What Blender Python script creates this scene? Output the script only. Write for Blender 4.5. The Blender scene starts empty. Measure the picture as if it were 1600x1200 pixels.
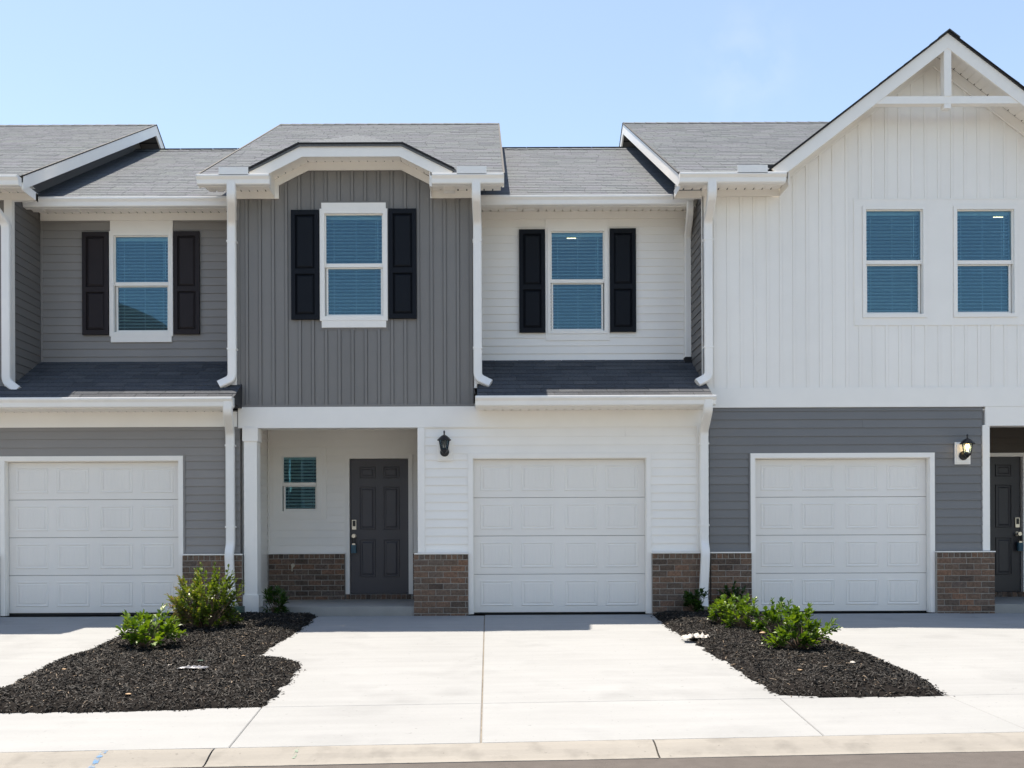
import bpy, math, random
from mathutils import Vector, Matrix

random.seed(7)
scene = bpy.context.scene
R = math.radians

# ------------------------------------------------------------------ camera
D, S, HC, ROLL = 12.5, 115.0, 1.043, 0.004      # metres to the fronts, px per metre there, eye height over the garage floor
CXP, CYP = 763.0, 840.0                          # vanishing point of the facade normal in the 1600x1200 photograph
cam_d = bpy.data.cameras.new('camera')
cam = bpy.data.objects.new('camera', cam_d)
scene.collection.objects.link(cam)
cam.location = (0, -D, HC)
cam.rotation_euler = (R(90), 0, 0)
cam.rotation_euler = (Matrix.Rotation(R(90), 3, 'X') @ Matrix.Rotation(-ROLL, 3, 'Z')).to_euler()
cam_d.sensor_width = 36
cam_d.lens = 36 * S * D / 1600
cam_d.shift_x = (800 - CXP) / 1600
cam_d.shift_y = (CYP - 600) / 1600
cam_d.clip_end = 3000
scene.camera = cam

# ------------------------------------------------------------------ light
SUN = Vector((-1.0, 0.97, 5.9)).normalized()     # towards the sun: high, behind the houses
world = bpy.data.worlds.new('World')
scene.world = world
world.use_nodes = True
wn = world.node_tree
sky = wn.nodes.new('ShaderNodeTexSky')
sky.sky_type = 'NISHITA'
sky.sun_disc = False
sky.sun_elevation = math.asin(SUN.z)
sky.sun_rotation = math.atan2(SUN.x, SUN.y)
sky.altitude = 200
sky.air_density = 1.0
sky.dust_density = 0.6
sky.ozone_density = 2.0
bgn = wn.nodes['Background']
bgn.inputs['Strength'].default_value = 0.098
# a thin wisp of cloud high on the right
tcw = wn.nodes.new('ShaderNodeTexCoord')
dst = wn.nodes.new('ShaderNodeVectorMath'); dst.operation = 'DISTANCE'
dst.inputs[1].default_value = Vector((0.285, 1.0, 0.515)).normalized()
nmz = wn.nodes.new('ShaderNodeVectorMath'); nmz.operation = 'NORMALIZE'
wn.links.new(tcw.outputs['Generated'], nmz.inputs[0]); wn.links.new(nmz.outputs[0], dst.inputs[0])
fal = wn.nodes.new('ShaderNodeMapRange'); fal.interpolation_type = 'SMOOTHSTEP'
fal.inputs['From Min'].default_value = 0.075; fal.inputs['From Max'].default_value = 0.0
wn.links.new(dst.outputs['Value'], fal.inputs['Value'])
cn = wn.nodes.new('ShaderNodeTexNoise'); cn.inputs['Scale'].default_value = 30; cn.inputs['Detail'].default_value = 7
wn.links.new(nmz.outputs[0], cn.inputs['Vector'])
cr = wn.nodes.new('ShaderNodeMapRange'); cr.inputs['From Min'].default_value = 0.38; cr.inputs['From Max'].default_value = 0.75
wn.links.new(cn.outputs['Fac'], cr.inputs['Value'])
cm_ = wn.nodes.new('ShaderNodeMath'); cm_.operation = 'MULTIPLY'
wn.links.new(fal.outputs[0], cm_.inputs[0]); wn.links.new(cr.outputs[0], cm_.inputs[1])
cs_ = wn.nodes.new('ShaderNodeVectorMath'); cs_.operation = 'SCALE'; cs_.inputs[0].default_value = (0.34, 0.25, 0.17)
wn.links.new(cm_.outputs[0], cs_.inputs['Scale'])
ca_ = wn.nodes.new('ShaderNodeVectorMath'); ca_.operation = 'ADD'
wn.links.new(sky.outputs[0], ca_.inputs[0]); wn.links.new(cs_.outputs[0], ca_.inputs[1])
wn.links.new(ca_.outputs[0], bgn.inputs['Color'])
sun_d = bpy.data.lights.new('sun', 'SUN')
sun_d.energy = 3.0
sun_d.angle = R(0.53)
sun_d.color = (1.0, 0.985, 0.97)
sun = bpy.data.objects.new('sun', sun_d)
scene.collection.objects.link(sun)
sun.rotation_euler = SUN.to_track_quat('Z', 'Y').to_euler()
sun.location = (-5, 5, 30)
vs = scene.view_settings
vs.view_transform = 'Standard'
vs.look = 'None'
vs.exposure = 1.55
vs.use_white_balance = True            # camera balanced for the open shade
vs.white_balance_temperature = 7700
vs.white_balance_tint = 10
vs.gamma = 1.0
vs.use_curve_mapping = False

# ------------------------------------------------------------------ materials
def mat(name, col, rough=0.5, var=0.06, scale=3.0, bump=0.0, bscale=60.0, objvar=0.0, spec=0.5, col2=None, tint=False, metallic=0.0, stretch=None):
    m = bpy.data.materials.new(name)
    m.use_nodes = True
    nt = m.node_tree
    N, L = nt.nodes, nt.links
    b = N['Principled BSDF']
    b.inputs['Roughness'].default_value = rough
    b.inputs['Specular IOR Level'].default_value = spec
    b.inputs['Metallic'].default_value = metallic
    tc = N.new('ShaderNodeTexCoord')
    geo = N.new('ShaderNodeNewGeometry')
    pos = geo.outputs['Position']
    if stretch:
        mp = N.new('ShaderNodeMapping')
        mp.inputs['Scale'].default_value = stretch
        L.new(pos, mp.inputs['Vector'])
        pos = mp.outputs['Vector']
    nz = N.new('ShaderNodeTexNoise')
    nz.inputs['Scale'].default_value = scale
    nz.inputs['Detail'].default_value = 6
    nz.inputs['Roughness'].default_value = 0.6
    L.new(pos, nz.inputs['Vector'])
    mr = N.new('ShaderNodeMapRange')
    mr.inputs['From Min'].default_value = 0.25
    mr.inputs['From Max'].default_value = 0.75
    mr.inputs['To Min'].default_value = 1 - var
    mr.inputs['To Max'].default_value = 1 + var
    L.new(nz.outputs['Fac'], mr.inputs['Value'])
    fac = mr.outputs['Result']
    colsrc = None
    src = None
    if tint:
        at = N.new('ShaderNodeAttribute'); at.attribute_name = 'tint'
        src = at.outputs['Fac']
    elif objvar or col2:
        oi = N.new('ShaderNodeObjectInfo')
        src = oi.outputs['Random']
    if col2:
        rp = N.new('ShaderNodeValToRGB')
        cols = [col] + (col2 if isinstance(col2, list) else [col2])
        e = rp.color_ramp.elements
        while len(e) < len(cols): e.new(0.5)
        for i, c in enumerate(cols):
            e[i].position = i / (len(cols) - 1)
            e[i].color = (*c, 1)
        L.new(src, rp.inputs['Fac'])
        colsrc = rp.outputs['Color']
    elif src is not None:
        m2 = N.new('ShaderNodeMapRange')
        m2.inputs['To Min'].default_value = 1 - objvar
        m2.inputs['To Max'].default_value = 1 + objvar
        L.new(src, m2.inputs['Value'])
        mm = N.new('ShaderNodeMath'); mm.operation = 'MULTIPLY'
        L.new(fac, mm.inputs[0]); L.new(m2.outputs['Result'], mm.inputs[1])
        fac = mm.outputs[0]
    mx = N.new('ShaderNodeVectorMath'); mx.operation = 'SCALE'
    if colsrc is not None: L.new(colsrc, mx.inputs[0])
    else: mx.inputs[0].default_value = col
    L.new(fac, mx.inputs['Scale'])
    L.new(mx.outputs[0], b.inputs['Base Color'])
    if bump:
        n2 = N.new('ShaderNodeTexNoise')
        n2.inputs['Scale'].default_value = bscale
        n2.inputs['Detail'].default_value = 5
        L.new(pos, n2.inputs['Vector'])
        bp = N.new('ShaderNodeBump')
        bp.inputs['Strength'].default_value = bump
        bp.inputs['Distance'].default_value = 0.01
        L.new(n2.outputs['Fac'], bp.inputs['Height'])
        L.new(bp.outputs['Normal'], b.inputs['Normal'])
    return m

WHITE_V = mat('white_vinyl', (0.885, 0.845, 0.785), 0.45, 0.03, 1.5, 0.05, 90, objvar=0.015)
WHITE_T = mat('white_trim', (0.885, 0.845, 0.785), 0.42, 0.03, 2.0, 0.03, 50)
WHITE_D = mat('garage_paint', (0.82, 0.78, 0.722), 0.45, 0.03, 1.6, 0.08, 120, stretch=(1, 1, 0.25))
GUTTER = mat('white_aluminium', (0.87, 0.84, 0.795), 0.32, 0.04, 2.5)
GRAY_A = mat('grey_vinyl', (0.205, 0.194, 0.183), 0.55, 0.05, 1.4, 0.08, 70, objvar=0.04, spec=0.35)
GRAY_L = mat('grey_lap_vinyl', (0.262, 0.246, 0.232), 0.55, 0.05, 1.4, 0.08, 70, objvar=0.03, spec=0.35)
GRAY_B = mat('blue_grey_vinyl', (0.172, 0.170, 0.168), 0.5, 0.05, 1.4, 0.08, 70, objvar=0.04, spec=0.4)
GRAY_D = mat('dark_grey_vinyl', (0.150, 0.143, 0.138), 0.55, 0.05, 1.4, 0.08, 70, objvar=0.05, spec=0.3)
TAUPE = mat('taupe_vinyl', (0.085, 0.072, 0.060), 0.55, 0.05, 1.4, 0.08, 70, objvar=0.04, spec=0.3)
SHUT_BR = mat('shutter_brown_black', (0.026, 0.021, 0.023), 0.6, 0.08, 5, 0.05, 80, spec=0.2)
SHUT_BK = mat('shutter_black', (0.006, 0.008, 0.012), 0.6, 0.08, 5, 0.05, 80, spec=0.18)
DOORM = mat('charcoal_door_paint', (0.066, 0.062, 0.070), 0.42, 0.04, 2.5, 0.03, 60)
DOORM2 = mat('black_door_paint', (0.036, 0.034, 0.038), 0.42, 0.04, 2.5, 0.03, 60)
BRICK = mat('brown_brick', (0.090, 0.064, 0.050), 0.85, 0.55, 38, 0.6, 130, spec=0.2,
            col2=[(0.132, 0.095, 0.072), (0.190, 0.116, 0.078), (0.145, 0.108, 0.084), (0.225, 0.124, 0.078), (0.118, 0.098, 0.084)])
MORTAR = mat('mortar', (0.36, 0.335, 0.30), 0.9, 0.22, 25, 0.5, 120, spec=0.1)
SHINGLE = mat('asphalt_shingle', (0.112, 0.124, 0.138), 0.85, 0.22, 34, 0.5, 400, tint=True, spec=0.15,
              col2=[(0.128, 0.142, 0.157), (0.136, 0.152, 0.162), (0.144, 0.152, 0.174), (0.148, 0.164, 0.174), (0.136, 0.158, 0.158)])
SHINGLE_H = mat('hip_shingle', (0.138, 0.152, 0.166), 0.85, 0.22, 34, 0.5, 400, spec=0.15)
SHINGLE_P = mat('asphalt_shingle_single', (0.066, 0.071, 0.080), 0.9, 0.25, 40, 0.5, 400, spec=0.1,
              col2=[(0.074, 0.080, 0.091), (0.082, 0.088, 0.098), (0.094, 0.099, 0.108)])  # darker than the main roof: the pent's shade is put into its colour
FELT = mat('roof_felt', (0.030, 0.030, 0.032), 0.8, 0.1, 10)
def concrete_mat(name, col, grime=1.0):
    m = mat(name, col, 0.85, 0.055, 0.9, 0.0, objvar=0.02, spec=0.2)
    nt = m.node_tree; N, L = nt.nodes, nt.links
    b = N['Principled BSDF']
    src = b.inputs['Base Color'].links[0].from_socket
    geo = N.new('ShaderNodeNewGeometry')
    def layer(scale, sc, lo, hi, a, c, detail=6):
        nonlocal src
        mp = N.new('ShaderNodeMapping'); mp.inputs['Scale'].default_value = sc
        L.new(geo.outputs['Position'], mp.inputs['Vector'])
        nz = N.new('ShaderNodeTexNoise'); nz.inputs['Scale'].default_value = scale; nz.inputs['Detail'].default_value = detail
        L.new(mp.outputs[0], nz.inputs['Vector'])
        mr = N.new('ShaderNodeMapRange'); mr.inputs['From Min'].default_value = lo; mr.inputs['From Max'].default_value = hi
        mr.inputs['To Min'].default_value = a; mr.inputs['To Max'].default_value = c
        L.new(nz.outputs['Fac'], mr.inputs['Value'])
        v = N.new('ShaderNodeVectorMath'); v.operation = 'SCALE'
        L.new(src, v.inputs[0]); L.new(mr.outputs[0], v.inputs['Scale'])
        src = v.outputs[0]
        return nz
    layer(2.0, (0.35, 4.0, 1), .3, .7, .955, 1.03)       # trowel streaks across the drive
    layer(1.7, (1, 1, 1), .55, .78, 1.0, 1 - .14 * grime)             # dull patches
    layer(26, (1, 1, 1), .68, .76, 1.0, .72, 3)           # specks
    if grime > 1: layer(7, (1, 1, 1), .50, .75, 1.0, .80)
    nz = layer(90, (.4, 3.0, 1), .3, .7, .97, 1.03, 2)
    L.new(src, b.inputs['Base Color'])
    bp = N.new('ShaderNodeBump'); bp.inputs['Strength'].default_value = .25; bp.inputs['Distance'].default_value = .006
    L.new(nz.outputs['Fac'], bp.inputs['Height']); L.new(bp.outputs[0], b.inputs['Normal'])
    return m
CONC = concrete_mat('concrete', (0.282, 0.288, 0.290))
CONC_S = mat('porch_concrete', (0.30, 0.29, 0.27), 0.8, 0.10, 3.0, 0.25, 120, spec=0.25)
KERBM = concrete_mat('kerb_concrete', (0.258, 0.243, 0.220), 1.6)
ASPH = mat('asphalt', (0.105, 0.093, 0.086), 0.9, 0.12, 9, 0.6, 220, spec=0.2)
SOIL = mat('soil', (0.10, 0.075, 0.055), 0.95, 0.3, 4, 0.5, 60, spec=0.1)
LAWN = mat('dry_lawn', (0.14, 0.14, 0.07), 0.95, 0.3, 1.5, 0.5, 60, spec=0.1)
MULCH_B = mat('mulch_bed', (0.014, 0.012, 0.011), 0.95, 0.5, 60, 0.8, 120, spec=0.1)
CHIP = mat('mulch_chip', (0.006, 0.0055, 0.005), 0.7, 0.2, 80, 0.0, spec=0.35, tint=True,
           col2=[(0.014, 0.013, 0.012), (0.024, 0.022, 0.020), (0.042, 0.037, 0.033), (0.080, 0.068, 0.057), (0.26, 0.19, 0.13)])
LEAF_B = mat('bright_leaf', (0.020, 0.060, 0.006), 0.38, 0.15, 30, spec=0.45, tint=True,
             col2=[(0.060, 0.130, 0.014), (0.115, 0.200, 0.022), (0.185, 0.275, 0.036)])
LEAF_O = mat('olive_leaf', (0.035, 0.055, 0.010), 0.38, 0.15, 30, spec=0.45, tint=True,
             col2=[(0.070, 0.125, 0.018), (0.125, 0.195, 0.028), (0.170, 0.215, 0.045), (0.230, 0.160, 0.080)])
LEAF_D = mat('dark_leaf', (0.012, 0.035, 0.008), 0.35, 0.15, 30, spec=0.5, tint=True,
             col2=[(0.024, 0.065, 0.012), (0.045, 0.100, 0.018), (0.07, 0.14, 0.02)])
STEM = mat('woody_stem', (0.13, 0.085, 0.055), 0.8, 0.2, 30)
BLACK_M = mat('black_metal', (0.010, 0.010, 0.012), 0.38, 0.05, 8, spec=0.5)
NICKEL = mat('satin_nickel', (0.62, 0.58, 0.52), 0.28, 0.05, 8, metallic=1.0)
BLIND = mat('blind_slat', (0.80, 0.82, 0.80), 0.5, 0.02, 3)
ROOM = mat('room_wall', (0.14, 0.15, 0.15), 0.8, 0.03, 2)
RUBBER = mat('black_rubber', (0.008, 0.008, 0.009), 0.7, 0.05, 8)
LOCKB = mat('blue_lockbox', (0.015, 0.085, 0.13), 0.4, 0.05, 8)
GREENP = mat('green_plastic', (0.030, 0.075, 0.055), 0.5, 0.1, 8)
SCRAP = mat('grey_plastic_sheet', (0.15, 0.155, 0.175), 0.35, 0.3, 14, 0.5, 30)
STONE = mat('pale_stone', (0.45, 0.42, 0.38), 0.8, 0.2, 20, 0.4, 60)
DRYL = mat('dry_leaf', (0.36, 0.24, 0.14), 0.7, 0.2, 20)
BLUEP = mat('blue_marking_paint', (0.10, 0.23, 0.40), 0.8, 0.1, 20)
GREENM = mat('green_marking_paint', (0.20, 0.30, 0.22), 0.8, 0.1, 20)
def patchy(m):
    nt = m.node_tree; N, L = nt.nodes, nt.links
    geo = N.new('ShaderNodeNewGeometry'); nz = N.new('ShaderNodeTexNoise'); nz.inputs['Scale'].default_value = 28; nz.inputs['Detail'].default_value = 5
    L.new(geo.outputs['Position'], nz.inputs['Vector'])
    mr = N.new('ShaderNodeMapRange'); mr.inputs['From Min'].default_value = .40; mr.inputs['From Max'].default_value = .60; mr.inputs['To Max'].default_value = .8
    L.new(nz.outputs['Fac'], mr.inputs['Value'])
    tr = N.new('ShaderNodeBsdfTransparent'); mx = N.new('ShaderNodeMixShader')
    L.new(mr.outputs[0], mx.inputs[0]); L.new(tr.outputs[0], mx.inputs[1]); L.new(N['Principled BSDF'].outputs[0], mx.inputs[2])
    L.new(mx.outputs[0], N['Material Output'].inputs['Surface'])
patchy(BLUEP); patchy(GREENM)
STAIN = mat('sealant', (0.17, 0.145, 0.115), 0.9, 0.4, 12)

def glass_mat(name, refl, tintc):
    m = bpy.data.materials.new(name); m.use_nodes = True
    nt = m.node_tree; N, L = nt.nodes, nt.links
    for n in list(N):
        if n.type != 'OUTPUT_MATERIAL': N.remove(n)
    out = N['Material Output']
    tr = N.new('ShaderNodeBsdfTransparent'); tr.inputs['Color'].default_value = (*tintc, 1)
    gl = N.new('ShaderNodeBsdfGlossy'); gl.inputs['Roughness'].default_value = 0.0
    gl.inputs['Color'].default_value = (0.48, 0.80, 1.0, 1)
    geo = N.new('ShaderNodeNewGeometry')
    nz = N.new('ShaderNodeTexNoise'); nz.inputs['Scale'].default_value = 1.3
    L.new(geo.outputs['Position'], nz.inputs['Vector'])
    bp = N.new('ShaderNodeBump'); bp.inputs['Strength'].default_value = 0.13; bp.inputs['Distance'].default_value = 0.02
    L.new(nz.outputs['Fac'], bp.inputs['Height']); L.new(bp.outputs['Normal'], gl.inputs['Normal'])
    fr = N.new('ShaderNodeFresnel'); fr.inputs['IOR'].default_value = 1.5
    ad = N.new('ShaderNodeMath'); ad.operation = 'ADD'; ad.inputs[1].default_value = refl; ad.use_clamp = True
    L.new(fr.outputs[0], ad.inputs[0])
    mx = N.new('ShaderNodeMixShader')
    L.new(ad.outputs[0], mx.inputs[0]); L.new(tr.outputs[0], mx.inputs[1]); L.new(gl.outputs[0], mx.inputs[2])
    L.new(mx.outputs[0], out.inputs['Surface'])
    return m
def translucent(m, k=0.35):
    nt = m.node_tree; N, L = nt.nodes, nt.links
    b = N['Principled BSDF']; out = N['Material Output']
    tl = N.new('ShaderNodeBsdfTranslucent')
    src = b.inputs['Base Color'].links[0].from_socket
    sc = N.new('ShaderNodeVectorMath'); sc.operation = 'MULTIPLY'; sc.inputs[1].default_value = (1.5, 1.35, 0.5)
    L.new(src, sc.inputs[0]); L.new(sc.outputs[0], tl.inputs['Color'])
    mx = N.new('ShaderNodeMixShader'); mx.inputs[0].default_value = k
    L.new(b.outputs[0], mx.inputs[1]); L.new(tl.outputs[0], mx.inputs[2]); L.new(mx.outputs[0], out.inputs['Surface'])
for m_ in (LEAF_B, LEAF_O, LEAF_D): translucent(m_)
GLASS = glass_mat('window_glass', 0.030, (0.76, 0.90, 0.92))
LGLASS = glass_mat('lantern_glass', 0.03, (0.85, 0.85, 0.83))

def emit_mat(name, col, strength):
    m = bpy.data.materials.new(name); m.use_nodes = True
    b = m.node_tree.nodes['Principled BSDF']
    b.inputs['Base Color'].default_value = (*col, 1)
    b.inputs['Emission Color'].default_value = (*col, 1)
    b.inputs['Emission Strength'].default_value = strength
    return m
BULB = emit_mat('lit_bulb', (1.0, 0.72, 0.36), 4.0)
CEIL = emit_mat('lit_ceiling_lamp', (1.0, 0.80, 0.45), 2.5)
BULB_OFF = mat('unlit_bulb', (0.10, 0.09, 0.08), 0.4, 0.02)

# ------------------------------------------------------------------ mesh helpers
class M:
    def __init__(s): s.v = []; s.f = []; s.t = []
    def add(s, vs_, fs, t=None):
        n = len(s.v)
        s.v += [tuple(v) for v in vs_]
        s.f += [tuple(i + n for i in f) for f in fs]
        if t is not None: s.t += [t] * len(fs)
        return s
    def box(s, x0, x1, y0, y1, z0, z1, t=None):
        v = [(x0,y0,z0),(x1,y0,z0),(x1,y1,z0),(x0,y1,z0),(x0,y0,z1),(x1,y0,z1),(x1,y1,z1),(x0,y1,z1)]
        return s.add(v, [(3,2,1,0),(4,5,6,7),(0,1,5,4),(1,2,6,5),(2,3,7,6),(3,0,4,7)], t)
    def prism(s, pts, axis, a, b):
        """pts: 2D outline; axis 'x' -> (y,z), 'y' -> (x,z), 'z' -> (x,y)"""
        n = len(pts)
        def mk(p, c):
            return {'x': (c, p[0], p[1]), 'y': (p[0], c, p[1]), 'z': (p[0], p[1], c)}[axis]
        v = [mk(p, a) for p in pts] + [mk(p, b) for p in pts]
        f = [tuple(range(n - 1, -1, -1)), tuple(range(n, 2 * n))]
        f += [(i, (i + 1) % n, n + (i + 1) % n, n + i) for i in range(n)]
        return s.add(v, f)
    def ring(s, x0, x1, z0, z1, w, y0, y1, wt=None, wb=None):
        wt = w if wt is None else wt; wb = w if wb is None else wb
        s.box(x0, x0 + w, y0, y1, z0, z1); s.box(x1 - w, x1, y0, y1, z0, z1)
        if wt: s.box(x0 + w, x1 - w, y0 + 0.001, y1, z1 - wt, z1)
        if wb: s.box(x0 + w, x1 - w, y0 + 0.001, y1, z0, z0 + wb)
        return s
    def cyl(s, c, r, a, b, n=12, axis='z', r2=None):
        r2 = r if r2 is None else r2
        v = []
        for k, (rr, h) in enumerate(((r, a), (r2, b))):
            for i in range(n):
                t = 2 * math.pi * i / n
                p = (rr * math.cos(t), rr * math.sin(t))
                if axis == 'z': v.append((c[0] + p[0], c[1] + p[1], h))
                elif axis == 'y': v.append((c[0] + p[0], h, c[1] + p[1]))
                else: v.append((h, c[0] + p[0], c[1] + p[1]))
        f = [tuple(range(n - 1, -1, -1)), tuple(range(n, 2 * n))]
        f += [(i, (i + 1) % n, n + (i + 1) % n, n + i) for i in range(n)]
        return s.add(v, f)
    def lathe(s, c, prof, n=12):
        v = []
        for r, z in prof:
            for i in range(n):
                t = 2 * math.pi * (i + 0.5) / n
                v.append((c[0] + r * math.cos(t), c[1] + r * math.sin(t), c[2] + z))
        f = []
        for k in range(len(prof) - 1):
            for i in range(n):
                f.append((k*n+i, k*n+(i+1)%n, (k+1)*n+(i+1)%n, (k+1)*n+i))
        f.append(tuple(range(n - 1, -1, -1)))
        f.append(tuple(range((len(prof)-1)*n, len(prof)*n)))
        return s.add(v, f)

WPOS = {}
def wpos(o): return WPOS.get(o.name, Vector((0, 0, 0))) if o else Vector((0, 0, 0))
def link(o, parent, w):
    scene.collection.objects.link(o)
    WPOS[o.name] = Vector(w)
    o.location = w
    if parent is not None:
        o.parent = parent
        o.matrix_parent_inverse = Matrix.Translation(-wpos(parent))
    return o
def fixnormals(me):
    import bmesh
    bm = bmesh.new(); bm.from_mesh(me)
    bmesh.ops.recalc_face_normals(bm, faces=bm.faces)
    bm.to_mesh(me); bm.free()
def obj(name, m, material, parent=None, smooth=False, fix=True, origin=None):
    c = Vector(origin) if origin else (Vector((min(v[i] for v in m.v) for i in range(3))) + Vector((max(v[i] for v in m.v) for i in range(3)))) / 2
    me = bpy.data.meshes.new(name)
    me.from_pydata([(v[0]-c.x, v[1]-c.y, v[2]-c.z) for v in m.v], [], m.f)
    if m.t:
        a = me.attributes.new('tint', 'FLOAT', 'FACE')
        a.data.foreach_set('value', m.t)
    elif fix: fixnormals(me)
    if smooth: me.polygons.foreach_set('use_smooth', [True] * len(me.polygons))
    me.materials.append(material)
    return link(bpy.data.objects.new(name, me), parent, c)
def inst(name, me, w, parent):
    return link(bpy.data.objects.new(name, me), parent, w)
def empty(name, loc, parent=None):
    o = bpy.data.objects.new(name, None)
    o.empty_display_size = 0.3
    return link(o, parent, loc)
def tag(o, label=None, cat=None, group=None, kind=None):
    if label: o['label'] = label
    if cat: o['category'] = cat
    if group: o['group'] = group
    if kind: o['kind'] = kind
    return o

# photograph layout -> metres in a plane at depth Y
def gx(x, y=840, Y=0.0): return (x - ROLL * (y - CYP) - CXP) * (D + Y) / (S * D)
def gz(y, x=763, Y=0.0): return HC + (CYP - y - ROLL * (x - CXP)) * (D + Y) / (S * D)
YK = -6.34
def clampx(X): return max(-40.0, min(40.0, X))
def ground_z(X, Y):
    t = max(0.0, -Y / 6.34)
    return min(t, 1.0) * (-0.33 + 0.016 * clampx(X))
def G(x, y):
    """a point of the sloping forecourt"""
    Y = -3.0
    for _ in range(60):
        X = gx(x, y, Y)
        t = -Y / 6.34
        zz = t * (-0.33 + 0.016 * clampx(X))
        k = (y - CYP + ROLL * (x - CXP))
        Yn = S * D * (HC - zz) / k - D
        Y = 0.5 * Y + 0.5 * Yn
    return (gx(x, y, Y), Y)

# ------------------------------------------------------------------ the ground
def strip_mesh(ys_zfun, xs):
    m = M()
    nx = len(xs)
    for (y, zf) in ys_zfun:
        for x in xs: m.v.append((x, y, zf(x)))
    for j in range(len(ys_zfun) - 1):
        for i in range(nx - 1):
            m.f.append((j*nx+i, j*nx+i+1, (j+1)*nx+i+1, (j+1)*nx+i))
    return m
grade = lambda X: -0.33 + 0.016 * clampx(X)
XS = [-600, -40, -20, 0, 20, 40, 600]
YKF = YK - 0.27                                   # front of the rolled kerb
gm = strip_mesh([(-900, lambda x: grade(x) + 0.0), (-19.5, lambda x: grade(x) - 0.02), (-14.2, lambda x: grade(x) - 0.25), (YKF, lambda x: grade(x) - 0.25), (YK, lambda x: grade(x) - 0.16),
                 (0, lambda x: -0.14), (900, lambda x: -0.14)], XS)
tag(obj('ground', gm, SOIL), kind='structure')
rm = strip_mesh([(-14.2, lambda x: grade(x) - 0.10), (-10.4, lambda x: grade(x) - 0.03), (YKF + 0.02, lambda x: grade(x) - 0.064)], XS)
tag(obj('road', rm, ASPH), kind='structure')

# rolled kerb, poured in lengths
kerb = tag(empty('kerb', (0, YK - 0.2, -0.4)), kind='structure')
def kerb_piece(x0, x1):
    prof = [(YK - 0.006, 0.0), (YK - 0.04, 0.001), (YK - 0.08, -0.005), (YK - 0.13, -0.020), (YK - 0.18, -0.040), (YK - 0.23, -0.055), (YKF, -0.060), (YKF, -0.30), (YK - 0.006, -0.30)]
    m = M(); n = len(prof)
    xs = [x0 + (x1 - x0) * i / 6 for i in range(7)]
    for x in xs:
        for (y, z) in prof: m.v.append((x, y, z + grade(x) + random.uniform(-.0015, .0015)))
    for i in range(6):
        for k in range(n): m.f.append((i*n+k, i*n+(k+1) % n, (i+1)*n+(k+1) % n, (i+1)*n+k))
    m.f.append(tuple(range(n))); m.f.append(tuple(range(6*n, 7*n)))
    return obj('kerb_stone', m, KERBM, kerb)
kx = [-13.0, -8.2, -5.05, gx(322, 1180, YK - .2), gx(1028, 1168, YK - .2), 4.2, 7.2, 10.3, 14.0]
for a, b in zip(kx[:-1], kx[1:]): kerb_piece(a + 0.006, b - 0.006)

# concrete slabs of the forecourts
YJ = G(757, 1099)[1]
def slab(parent, poly, th=0.10, dz=0.0):
    cx_ = sum(p[0] for p in poly) / len(poly); cy_ = sum(p[1] for p in poly) / len(poly)
    n = len(poly)
    ins = []
    for (x, y) in poly:
        v = Vector((cx_ - x, cy_ - y)).normalized() * 0.007
        ins.append((x + v.x, y + v.y))
    m = M()
    for (x, y) in ins: m.v.append((x, y, ground_z(x, y) + dz))
    for (x, y) in poly: m.v.append((x, y, ground_z(x, y) - 0.006 + dz))
    for (x, y) in poly: m.v.append((x, y, ground_z(x, y) - th + dz))
    m.f.append(tuple(range(n)))
    for i in range(n):
        j = (i + 1) % n
        m.f.append((i, j, n + j, n + i)); m.f.append((n + i, n + j, 2*n + j, 2*n + i))
    return obj('concrete_slab', m, CONC, parent)
drive = tag(empty('driveway', (0, -3, -0.2)), kind='structure')
g = 0.002
JX0, JX1 = -0.055, -0.055
YT, YB = -0.062, YK + g
AL = gx(409, 1106, YJ); ALb = gx(357, 1164, YK)
AR = gx(1219, 1088, YJ); ARb = gx(1288, 1143, YK)
BR = gx(1478, 1086, YJ); BRb = gx(1612, 1146, YK)
LB = -4.9; LBb = -5.0
YM = YJ * 0.54
def quad(xa, xb, y0, y1, xa2=None, xb2=None):
    xa2 = xa if xa2 is None else xa2; xb2 = xb if xb2 is None else xb2
    return [(xa + g, y0), (xb - g, y0), (xb2 - g, y1), (xa2 + g, y1)]
hair = 0.003
slab(drive, quad(-3.0, JX0 - .003, -0.12, YJ + hair))
slab(drive, quad(JX0 + .003, 2.62, YT, YJ + hair))
slab(drive, quad(-8.0, -3.2, YT, YJ + hair))
slab(drive, quad(-12.0, -8.0, YT, YJ + hair))
slab(drive, quad(3.3, 6.35, YT, YJ + hair))
slab(drive, quad(6.35, 11.0, -0.12, YJ + hair))
slab(drive, quad(AL, JX1 - .003, YJ - hair, YB, ALb, JX1 - .003))
slab(drive, quad(JX1 + .003, AR, YJ - hair, YB, JX1 + .003, ARb))
slab(drive, quad(AR, BR, YJ - hair, YB, ARb, BRb))
slab(drive, quad(BR, BR + 4, YJ - hair, YB, BRb, BRb + 4))
slab(drive, quad(LB, AL, YJ - hair, YB, LBb, ALb))
slab(drive, quad(LB - 5, LB, YJ - hair, YB, LBb - 5, LBb))
# sealant in the long expansion joint
jm = M()
for i in range(60):
    y0 = -0.1 + (YB + 0.1) * i / 60; y1 = -0.1 + (YB + 0.1) * (i + 1) / 60
    w = 0.0075
    jm.add([(JX0 - w, y0, ground_z(0, y0) - .008), (JX0 + w, y0, ground_z(0, y0) - .008), (JX0 + w, y1, ground_z(0, y1) - .008), (JX0 - w, y1, ground_z(0, y1) - .008)], [(0, 1, 2, 3)])
obj('joint_filler', jm, STAIN, drive)

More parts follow.
